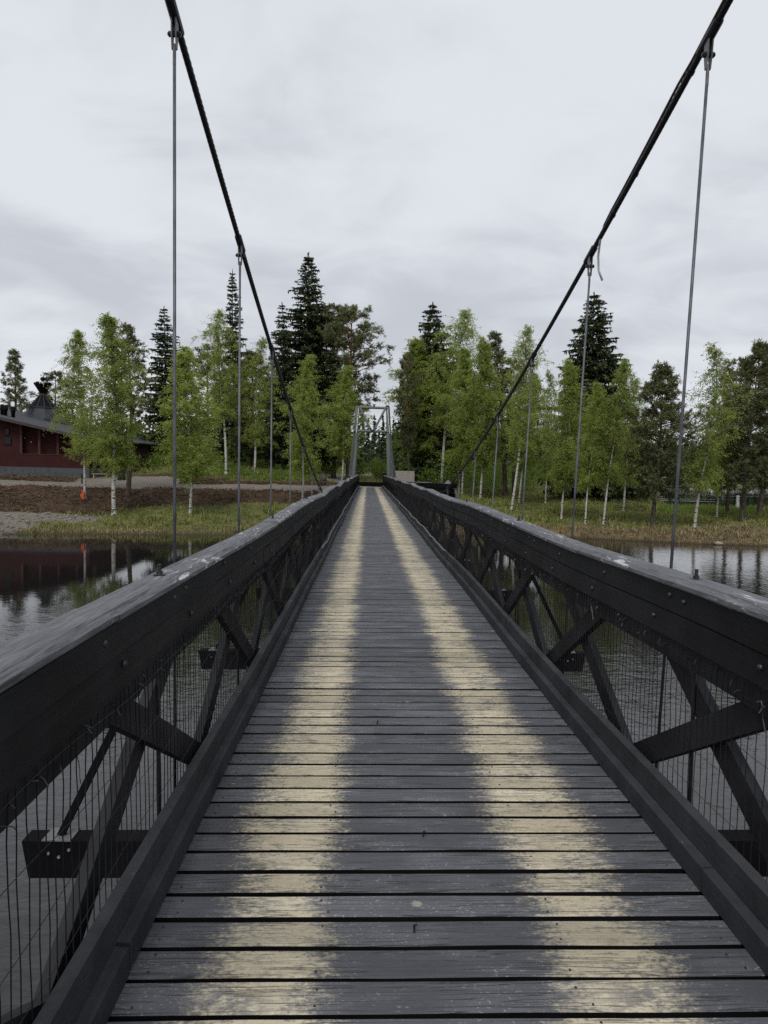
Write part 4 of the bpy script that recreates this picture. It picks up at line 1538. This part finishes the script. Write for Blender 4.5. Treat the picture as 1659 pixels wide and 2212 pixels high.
# ------------------------------------------------------------------ red building with a cone-shaped lantern
M_RED, t, b = material("red_board_wall")
co = objco(t)
cx_, cy_, cz_ = t.sep(co)
hcoord = t.math('ADD', cx_, cy_)
fr = t.math('FRACT', t.math('MULTIPLY', hcoord, 6.5))
groove = t.step(t.math('ABSOLUTE', t.math('SUBTRACT', fr, 0.5)), 0.38, 0.5)
n = t.noise(co, 1.5, 4.0, 0.6)
c = t.mix(t.step(n, .3, .7), (0.032, 0.0065, 0.0065), (0.046, 0.010, 0.0095))
c = t.mix(t.math('MULTIPLY', groove, .55), c, (0.018, 0.006, 0.006))
setp(t, b, c, 0.8, t.bump(t.math('MULTIPLY', groove, -1.0), .6, .02), 0, .25)
M_REDTRIM = simple("red_trim", (0.06, 0.015, 0.014), 0.8, .15, 3.0)
M_BARGE = simple("brown_trim", (0.045, 0.032, 0.029), 0.8, .2, 3.0)
M_PLINTH = simple("concrete_plinth", (0.062, 0.066, 0.073), 0.9, .25, 2.0)
M_ROOF = simple("bitumen_roof", (0.042, 0.045, 0.053), 0.8, .3, 3.0, 0, .2, spec=.25)
M_BLACK = simple("black_paint", (0.008, 0.008, 0.009), 0.75, .3, 4.0, spec=.1)
M_GREYMETAL = simple("grey_sheet", (0.035, 0.037, 0.043), 0.65, .2, 1.2, spec=.25)
M_GLASS = simple("dark_window_glass", (0.006, 0.007, 0.009), 0.2, .2, 1.0, spec=.3)
HX1, HY0, HY1 = -26.3, 67.0, 86.0
E = EYE[2]


def roof_z(x):
    return E + 1.72 + (-25.6 - x) * .208


house = empty("restaurant_building", (-36, 70, E - 1.8))
tag(house, "long low dark red timber building with grey roof and cone-shaped roof lantern", "building")


def part(name, mb, mat, parent=house, smooth=False):
    o = mb.build(name, mat, None, smooth)
    o.parent = parent
    o.matrix_parent_inverse = Matrix.Translation(-Vector(house.location)) if parent is house else Matrix.Identity(4)
    return o


# note: parts are modelled in world coordinates and hung below the building's base point
zpl = E - 1.06
XP0 = at(45, 1000, 67)[0]
mb = MB(); mb.box(-58, HX1, HY0, HY1, E - 2.6, zpl)
plinth = part("plinth", mb, M_PLINTH)
mb = MB()                                               # front wall left of the porch
XL = -58
mb.add([(XL, HY0 + .03, zpl), (XP0, HY0 + .03, zpl), (XP0, HY0 + .03, roof_z(XP0) - .1), (-46, HY0 + .03, roof_z(-46) - .1), (XL, HY0 + .03, roof_z(-46) - 2.4),
        (XL, HY0 + .28, zpl), (XP0, HY0 + .28, zpl), (XP0, HY0 + .28, roof_z(XP0) - .1), (-46, HY0 + .28, roof_z(-46) - .1), (XL, HY0 + .28, roof_z(-46) - 2.4)],
       [(0, 1, 2, 3, 4), (9, 8, 7, 6, 5), (1, 6, 7, 2), (0, 5, 6, 1), (4, 3, 8, 9), (0, 4, 9, 5), (3, 2, 7, 8)])
part("wall", mb, M_RED)
mb = MB()                                               # recessed porch wall
YR = HY0 + .6
XQ = XP0 - 3.0
mb.add([(XQ, YR, zpl), (HX1, YR, zpl), (HX1, YR, roof_z(HX1) - .1), (XQ, YR, roof_z(XQ) - .1), (XQ, YR + .2, zpl), (HX1, YR + .2, zpl), (HX1, YR + .2, roof_z(HX1) - .1), (XQ, YR + .2, roof_z(XQ) - .1)],
       [(0, 1, 2, 3), (7, 6, 5, 4), (1, 5, 6, 2), (0, 4, 5, 1), (3, 2, 6, 7), (4, 0, 3, 7)])
part("wall", mb, M_RED)
mb = MB(); mb.box(HX1 - .2, HX1, YR + .2, HY1, zpl, roof_z(HX1) - .12)     # side wall towards the bridge
part("wall", mb, M_RED)
mb = MB(); mb.box(XP0 + .01, HX1 + .02, HY0 + .02, HY0 + .12, zpl - .04, E + .12)
part("porch_parapet", mb, M_RED)
mb = MB(); mb.box(XP0, HX1 + .05, HY0 - .02, HY0 + .16, E + .12, E + .19)
part("parapet_rail", mb, M_REDTRIM)
for px in (45.5, 85, 125, 165, 203):
    X = at(px, 1000, 67)[0]
    mb = MB(); mb.box(X - .11, X + .11, HY0 - .01, HY0 + .20, E + .19, roof_z(X) - .12)
    part("post", mb, M_REDTRIM)
for (x0, x1, z0, z1) in ((at(13, 1000, 67)[0], at(20, 1000, 67)[0], E + 1.95 - .05, E + 2.4), (at(10, 1000, 67)[0], at(24, 1000, 67)[0], E + .98, E + 1.65)):
    mb = MB(); mb.box(x0 - .05, x1 + .05, HY0 - .03, HY0 + .06, z0 - .05, z1 + .05)
    w = part("window", mb, M_BLACK)
    mb = MB(); mb.box(x0, x1, HY0 - .045, HY0 - .03, z0, z1)
    g_ = mb.build("pane", M_GLASS); g_.parent = w; g_.matrix_parent_inverse = Matrix.Identity(4)
# porch hatch frame and small lamps
X0, X1 = at(92, 1000, 68.6)[0], at(122, 1000, 68.6)[0]
mb = MB(); mb.box(X0, X1, YR - .05, YR - .002, E + .95, E + 1.02)
part("ledge", mb, M_REDTRIM)
for px, zz in ((64.5, 1.62), (78.5, 1.28)):
    X = at(px, 1000, 68.5)[0]
    mb = MB(); mb.lathe([(.02, -.045), (.05, -.02), (.05, .02), (.02, .045)], 8, (X, YR - .08, E + zz))
    part("wall_lamp", mb, M_WHITEPLASTIC, smooth=True)
# roof slab
RY0, RY1 = 66.0, 89.5
mb = MB()
vs = []
for zoff in (0.0, -.22):
    for (x, y) in ((-25.6, RY0), (-25.6, 87.0), (-27.5, RY1), (-45, RY1), (-45, RY0)):
        vs.append((x, y, roof_z(x) + zoff))
mb.add(vs, [(0, 1, 2, 3, 4), (9, 8, 7, 6, 5), (0, 5, 6, 1), (1, 6, 7, 2), (2, 7, 8, 3), (3, 8, 9, 4), (4, 9, 5, 0)])
roof = part("roof", mb, M_ROOF)
mb = MB(); mb.add([(-45, RY0, roof_z(-45)), (-45, RY1, roof_z(-45)), (-60, RY1, roof_z(-45) - 3.1), (-60, RY0, roof_z(-45) - 3.1),
                   (-45, RY0, roof_z(-45) - .2), (-45, RY1, roof_z(-45) - .2), (-60, RY1, roof_z(-45) - 3.3), (-60, RY0, roof_z(-45) - 3.3)],
                  [(0, 1, 2, 3)[::-1], (4, 5, 6, 7), (0, 4, 7, 3), (1, 2, 6, 5), (2, 3, 7, 6)])
part("roof", mb, M_ROOF)


def roof_part(name, mb, mat, smooth=False):
    o = mb.build(name, mat, None, smooth)
    o.parent = roof
    return o


mb = MB(); mb.bar((-45, RY0 - .03, roof_z(-45) - .13), (-25.6, RY0 - .03, roof_z(-25.6) - .13), .05, .26)
roof_part("barge_board", mb, M_BARGE)
mb = MB(); mb.tube([(-25.5, RY0, roof_z(-25.6) - .1), (-25.5, 87, roof_z(-25.6) - .1)], .07, 6)
roof_part("gutter", mb, M_BLACK)
mb = MB(); mb.tube([(-25.5, 85.6, roof_z(-25.6) - .15), (-26.1, 85.7, roof_z(-25.6) - .9), (-26.2, 85.7, E - 1.5)], .05, 6)
roof_part("downpipe", mb, M_BLACK)
# snow guards: long rails on stubs
for yy, xa, xb in ((86.8, -40.5, -33.0), (79.5, -36.0, -31.0), (84.0, -30.0, -26.4)):
    mb = MB()
    for hgt in (.12, .24):
        mb.tube([(xa, yy, roof_z(xa) + hgt), (xb, yy, roof_z(xb) + hgt)], .025, 5)
    xx = xa
    while xx <= xb:
        mb.bar((xx, yy, roof_z(xx)), (xx, yy, roof_z(xx) + .28), .05, .05, (0, 1, 0)); xx += 1.2
    roof_part("snow_guard", mb, M_BLACK)
mb = MB(); mb.box(-31.7, -30.3, 78, 79.4, roof_z(-31), roof_z(-31) + .62)
roof_part("roof_hatch", mb, M_GREYMETAL)
for px, d, hgt, rad in ((4, 71, .95, .16), (11.5, 71, .95, .24), (28.5, 71, .98, .23)):
    X = at(px, 900, d)[0]; z0 = roof_z(X)
    mb = MB(); mb.lathe([(rad * .75, -.2), (rad * .75, hgt * .45), (rad, hgt * .5), (rad, hgt), (rad * .7, hgt + .04)], 12, (X, d, z0))
    roof_part("vent_pipe", mb, M_BLACK, True)
# cone lantern
KX, KY = at(93, 880, 82)[0], 82.0
lan = empty("roof_lantern", (0, 0, 0)); lan.parent = house; lan.matrix_parent_inverse = Matrix.Translation(-Vector(house.location))


def lan_part(name, mb, mat, smooth=False):
    o = mb.build(name, mat, None, smooth); o.parent = lan; return o


zb_, zd, zn = roof_z(KX) - .5, E + 5.35, E + 6.95
mb = MB(); mb.lathe([(2.45, zb_), (1.58, zd), (1.50, zd + .02)], 12, (KX, KY, 0))
lan_part("drum", mb, M_GREYMETAL)
mb = MB(); mb.lathe([(1.66, zd), (1.66, zd + .14), (1.45, zd + .16)], 12, (KX, KY, 0))
lan_part("drum_rim", mb, M_GREYMETAL)
for k in range(12):
    a0, a1 = 2 * math.pi * k / 12, 2 * math.pi * (k + 1) / 12
    am = (a0 + a1) / 2
    mb = MB()
    P_ = lambda a, rr, z: (KX + rr * math.cos(a), KY + rr * math.sin(a), z)
    mb.add([P_(a0, 1.42, zd + .1), P_(a1, 1.42, zd + .1), P_(a1, .24, zn), P_(a0, .24, zn), P_(a0, 1.36, zd + .1), P_(a1, 1.36, zd + .1), P_(a1, .2, zn), P_(a0, .2, zn)],
           [(0, 1, 2, 3), (7, 6, 5, 4), (0, 3, 7, 4), (1, 5, 6, 2), (2, 6, 7, 3), (0, 4, 5, 1)])
    lan_part("roof_panel", mb, M_BLACK)
    mb = MB(); mb.bar(P_(a0, 1.47, zd + .1), P_(a0, .27, zn + .02), .07, .09)
    lan_part("rib", mb, M_GREYMETAL)
    mb = MB(); mb.bar(P_(am, .14, zn - .05), P_(am, .90 + .05 * (k % 2), zn + 1.15 + .1 * (k % 3)), .34, .07, (math.cos(am), math.sin(am), .5))
    lan_part("flared_board", mb, M_BLACK)
mb = MB(); mb.lathe([(.34, zn - .08), (.36, zn), (.34, zn + .08)], 12, (KX, KY, 0))
lan_part("collar", mb, M_REDTRIM)
mb = MB(); mb.lathe([(.16, zn), (.16, zn + 1.55)], 10, (KX, KY, 0))
lan_part("flue", mb, M_ZINC, True)
mb = MB(); mb.lathe([(.2, zn + 1.55), (.27, zn + 1.6), (.27, zn + 1.85), (.1, zn + 1.95)], 10, (KX, KY, 0))
lan_part("flue_cowl", mb, M_BLACK)
mb = MB()
for dx in (-.18, .18):
    mb.tube([(KX - .5 + dx, KY - 2.2, zb_ + .9), (KX - .5 + dx, KY - 1.45, zd + .25)], .03, 5)
for k in range(5):
    f = k / 4.5
    mb.tube([(KX - .68, KY - 2.2 + .75 * f, zb_ + .9 + (zd - zb_ - .65) * f), (KX - .32, KY - 2.2 + .75 * f, zb_ + .9 + (zd - zb_ - .65) * f)], .022, 5)
lan_part("ladder", mb, M_BLACK)

# ------------------------------------------------------------------ small things on the banks
M_WOODLIGHT = simple("pale_timber", (0.30, 0.22, 0.13), 0.8, .2, 4.0)
M_BOARDGREY = simple("weathered_boarding", (0.27, 0.25, 0.225), 0.85, .12, 2.0)
M_ORANGE = simple("orange_cloth", (0.52, 0.085, 0.035), 0.7, .2, 6.0)
M_TARP = simple("grey_tarp", (0.10, 0.11, 0.115), 0.55, .25, 3.0)

# path bollards
for (px, py, d, lab) in ((177, 1052, 60.8, "slim black path light beside the birch with the orange cloth"),
                         (415.5, 1053, 61.5, "slim black path light beside the rounded bright birch")):
    p = at(px, py, d); z0 = float(terrain(p[0], p[1]))
    o = tag(empty("path_light", (p[0], p[1], z0)), lab, "path light", "path lights on the left bank")
    mb = MB(); mb.lathe([(.055, .10), (.055, .86)], 10); mb.build("post", M_BLACK, o)
    mb = MB(); mb.lathe([(.07, 0), (.07, .10)], 10); mb.build("base", M_ZINC, o)
    mb = MB(); mb.lathe([(.062, .862), (.062, .92), (.03, .94)], 10); mb.build("lamp_head", M_DARKSTEEL, o)

# orange cloth on the birch trunk
g = feet["slender birch with an orange cloth hanging on its trunk"]
r = np.random.default_rng(3)
p = at(178.5, 1070, g[1] - .22)
mb = MB()
cols, rows = 7, 9
vs = []
for i in range(rows):
    for j in range(cols):
        f = i / (rows - 1); a = (j / (cols - 1) - .5)
        w = .20 + .22 * math.sin(f * 2.6) - .16 * f * f
        vs.append((p[0] + a * w * .75 + .03 * math.sin(i), p[1] - .05 * math.cos(j * 2.1 + i * .7) - .03 * f, p[2] + .36 - .72 * f + .05 * math.sin(j * 1.7)))
fs = [(i * cols + j, i * cols + j + 1, (i + 1) * cols + j + 1, (i + 1) * cols + j) for i in range(rows - 1) for j in range(cols - 1)]
mb.add(vs, fs)
o = mb.build("orange_cloth", M_ORANGE, None, True)
sol = o.modifiers.new("thickness", 'SOLIDIFY'); sol.thickness = .025
tag(o, "bright orange cloth hanging on the slender birch trunk", "cloth")

# picnic table by the building
p = at(340, 1006, 88); z0 = float(terrain(p[0], p[1]))
o = tag(empty("picnic_table", (p[0], p[1], z0)), "dark picnic table beyond the right end of the red building", "table")
mb = MB(); mb.box(-.95, .95, -.38, .38, .70, .76); mb.build("table_top", M_BLACK, o)
for sy_ in (-1, 1):
    mb = MB(); mb.box(-.95, .95, sy_ * .72 - .13, sy_ * .72 + .13, .42, .47); mb.build("bench_seat", M_BLACK, o)
for sx_ in (-.7, .7):
    mb = MB()
    mb.bar((sx_, -.6, 0), (sx_, .2, .7), .06, .10); mb.bar((sx_, .6, 0), (sx_, -.2, .7), .06, .10); mb.bar((sx_, -.8, .38), (sx_, .8, .38), .05, .09)
    mb.build("leg_frame", M_BLACK, o)

# timber planter and shrub by the gravel yard
p = at(218, 1033, 66.5); z0 = float(terrain(p[0], p[1]))
o = tag(empty("wooden_bench", (p[0], p[1], z0)), "pale plank bench on the gravel yard by the red building", "bench")
mb = MB(); mb.box(-.8, .8, -.2, .2, .40, .46); mb.build("seat", M_WOODLIGHT, o)
for sx_ in (-.6, .6):
    mb = MB(); mb.box(sx_ - .05, sx_ + .05, -.17, .17, 0, .40); mb.build("leg", M_WOODLIGHT, o)
p = at(263, 1033, 65.0); z0 = float(terrain(p[0], p[1]))
rr_ = np.random.default_rng(8)
n = 900
d = unit(rr_.normal(size=(n, 3)) + np.array([0, 0, .6])); d[:, 2] = np.abs(d[:, 2])
C_ = d * (rr_.uniform(.3, 1, n) ** .6)[:, None] * np.array([.42, .42, .62])
V, q = rhombi(C_, unit(d + rand_dirs(rr_, n) * .5), rand_dirs(rr_, n), rr_.uniform(.08, .18, n), rr_.uniform(.03, .06, n))
sh = tag(empty("low_shrub", (p[0], p[1], z0)), "small dark juniper shrub on the gravel yard by the red building", "shrub")
me = raw_mesh("foliage", V, q); me.materials.append(M_SPRUCE); link("foliage", me, sh)
mb = MB(); mb.tube([(0, 0, -.05), (0, 0, .3)], .03, 5); mb.build("stem", M_SPRUCEBARK, sh)

# uprooted stump by the path
p = at(697, 1040, 66.5); z0 = float(terrain(p[0], p[1]))
st = tag(empty("uprooted_stump", (p[0], p[1], z0)), "dark uprooted stump with tangled roots beside the path left of the tower", "stump")
mb = MB(); rr_ = np.random.default_rng(18)
vs = []; nr, ns = 8, 12
for i in range(nr):
    for j in range(ns):
        a = 2 * math.pi * j / ns; f = i / (nr - 1); rad = .36 * math.sin(math.pi * (f * .9 + .05)) ** .6 * rr_.uniform(.75, 1.25)
        vs.append((rad * math.cos(a), rad * .6 * math.sin(a), 1.15 * f))
fs = [(i * ns + j, i * ns + (j + 1) % ns, (i + 1) * ns + (j + 1) % ns, (i + 1) * ns + j) for i in range(nr - 1) for j in range(ns)]
fs.append(tuple(range(ns))[::-1]); fs.append(tuple((nr - 1) * ns + j for j in range(ns)))
mb.add(vs, fs); mb.build("root_plate", M_SPRUCEBARK, st)
mb = MB()
for _ in range(26):
    a = rr_.uniform(0, 6.28); zz = rr_.uniform(.1, 1.1)
    q0 = Vector((.28 * math.cos(a), .18 * math.sin(a), zz)); dd = Vector((math.cos(a), math.sin(a) * .6, rr_.uniform(-.5, .7)))
    mb.tube([q0, q0 + dd * .15, q0 + dd * .3 + Vector((0, 0, rr_.uniform(-.1, .1)))], [.03, .02, .008], 5)
tag(mb.build("roots", M_SPRUCEBARK, st), kind='stuff')

# right of the bridge end: a boarded screen, a low stack of black planks and a tarpaulin heap
a0_, a1_ = at(853, 1038, 71), at(895, 1040, 71)
z0 = float(terrain((a0_[0] + a1_[0]) / 2, 71))
o = tag(empty("board_screen", ((a0_[0] + a1_[0]) / 2, 71, z0)), "pale grey boarded screen just right of the bridge tower", "screen")
wd = (a1_[0] - a0_[0])
ztop = at(870, 1017, 71)[2] - z0
zbot = max(.05, at(870, 1040, 71)[2] - z0)
nbd = 7
for k in range(nbd):
    h_ = (ztop - zbot) / nbd
    mb = MB(); mb.box(-wd / 2, wd / 2, -.02, .02, zbot + k * h_, zbot + (k + 1) * h_ - .012)
    mb.build("board", M_BOARDGREY, o)
for sx_ in (-wd / 2 + .1, 0, wd / 2 - .1):
    mb = MB(); mb.box(sx_ - .05, sx_ + .05, .02, .12, -.2, ztop - .02); mb.build("post", M_BOARDGREY, o)

pA_, pB_ = at(880, 1055, 60), at(978, 1060, 57.5)
zst = float(terrain((pA_[0] + pB_[0]) / 2, 58.8))
ztop = at(930, 1043, 58.8)[2]
o = tag(empty("plank_stack", ((pA_[0] + pB_[0]) / 2, 58.8, zst)), "low stack of black planks beside the right railing near the tower", "planks")
ang_ = math.atan2(pB_[1] - pA_[1], pB_[0] - pA_[0]); o.rotation_euler = (0, 0, ang_)
ln_ = math.hypot(pB_[0] - pA_[0], pB_[1] - pA_[1])
lay = 6; hh = max(.4, ztop - zst)
for k in range(lay):
    for j in range(3):
        mb = MB(); dx = random.uniform(-.15, .15); z_ = hh * k / lay
        mb.box(-ln_ / 2 + dx + (0 if k < 4 else ln_ * .12 * (k - 3)), ln_ / 2 + dx, -.45 + .3 * j, -.45 + .3 * j + .27, z_ + .0, z_ + hh / lay - .03)
        mb.build("plank", M_BEAM, o)
mb = MB(); mb.box(-ln_ * .28, ln_ * .0, -.5, .4, hh + .0, hh + .03)
mb.build("cover_sheet", M_ZINC, o)
pt_ = at(968, 1052, 59.5); zt_ = float(terrain(pt_[0], pt_[1]))
ht_ = at(968, 1036, 59.5)[2] - zt_
mb = MB(); rr_ = np.random.default_rng(4); vs = []
nr, ns = 7, 16
for i in range(nr):
    for j in range(ns):
        a = 2 * math.pi * j / ns; f = i / (nr - 1)
        rad = math.cos(f * math.pi / 2) ** .55 * (1 + .08 * rr_.normal()) + .02
        vs.append((1.0 * rad * math.cos(a), .6 * rad * math.sin(a), ht_ * f))
mb.add(vs, [(i * ns + j, i * ns + (j + 1) % ns, (i + 1) * ns + (j + 1) % ns, (i + 1) * ns + j) for i in range(nr - 1) for j in range(ns)] + [tuple((nr - 1) * ns + j for j in range(ns))])
o = mb.build("tarpaulin_heap", M_TARP, None, True); o.location = (pt_[0], pt_[1], zt_ - .02)
tag(o, "rounded grey tarpaulin heap at the right end of the black plank stack", "tarpaulin")

# white marker posts on the right bank
for (px, pyb, pyt, wpx, lab, slots) in ((1592.5, 1101, 1070, 5.0, "white post with dark slots standing in the grass at the right", 3),
                                        (1413, 1064, 1052, 5.5, "small white post behind the round-crowned pine", 0)):
    g = ground_hit(px, pyb)
    h_ = (pyb - pyt) / F_PX * g[1]; w_ = wpx / F_PX * g[1]
    o = tag(empty("marker_post", tuple(g)), lab, "post", "white posts on the right bank")
    mb = MB(); mb.box(-w_ / 2, w_ / 2, -w_ / 2, w_ / 2, -.2, h_); mb.build("post_body", M_WHITEPLASTIC, o)
    for k in range(slots):
        mb = MB(); mb.box(-w_ * .1, w_ * .502, -w_ * .51, -w_ * .2, h_ * (.60 + .12 * k), h_ * (.645 + .12 * k)); mb.build("slot", M_BLACK, o)

# pale boulder at the right waterline
g = ground_hit(1552, 1178)
mb = MB(); rr_ = np.random.default_rng(6); vs = []
nr, ns = 6, 10
for i in range(nr):
    for j in range(ns):
        f = i / (nr - 1); a = 2 * math.pi * j / ns
        rad = math.sin(math.pi * (.08 + .84 * f)) * (1 + .1 * rr_.normal())
        vs.append((.34 * rad * math.cos(a), .24 * rad * math.sin(a), .30 * f))
mb.add(vs, [(i * ns + j, i * ns + (j + 1) % ns, (i + 1) * ns + (j + 1) % ns, (i + 1) * ns + j) for i in range(nr - 1) for j in range(ns)] + [tuple(range(ns))[::-1], tuple((nr - 1) * ns + j for j in range(ns))])
o = mb.build("boulder", simple("boulder_stone", (0.26, 0.23, 0.19), 0.9, .3, 6.0), None, True)
o.location = (g[0], g[1], max(g[2], WATER_Z) - .06)
tag(o, "pale rounded stone at the waterline on the right bank", "stone")
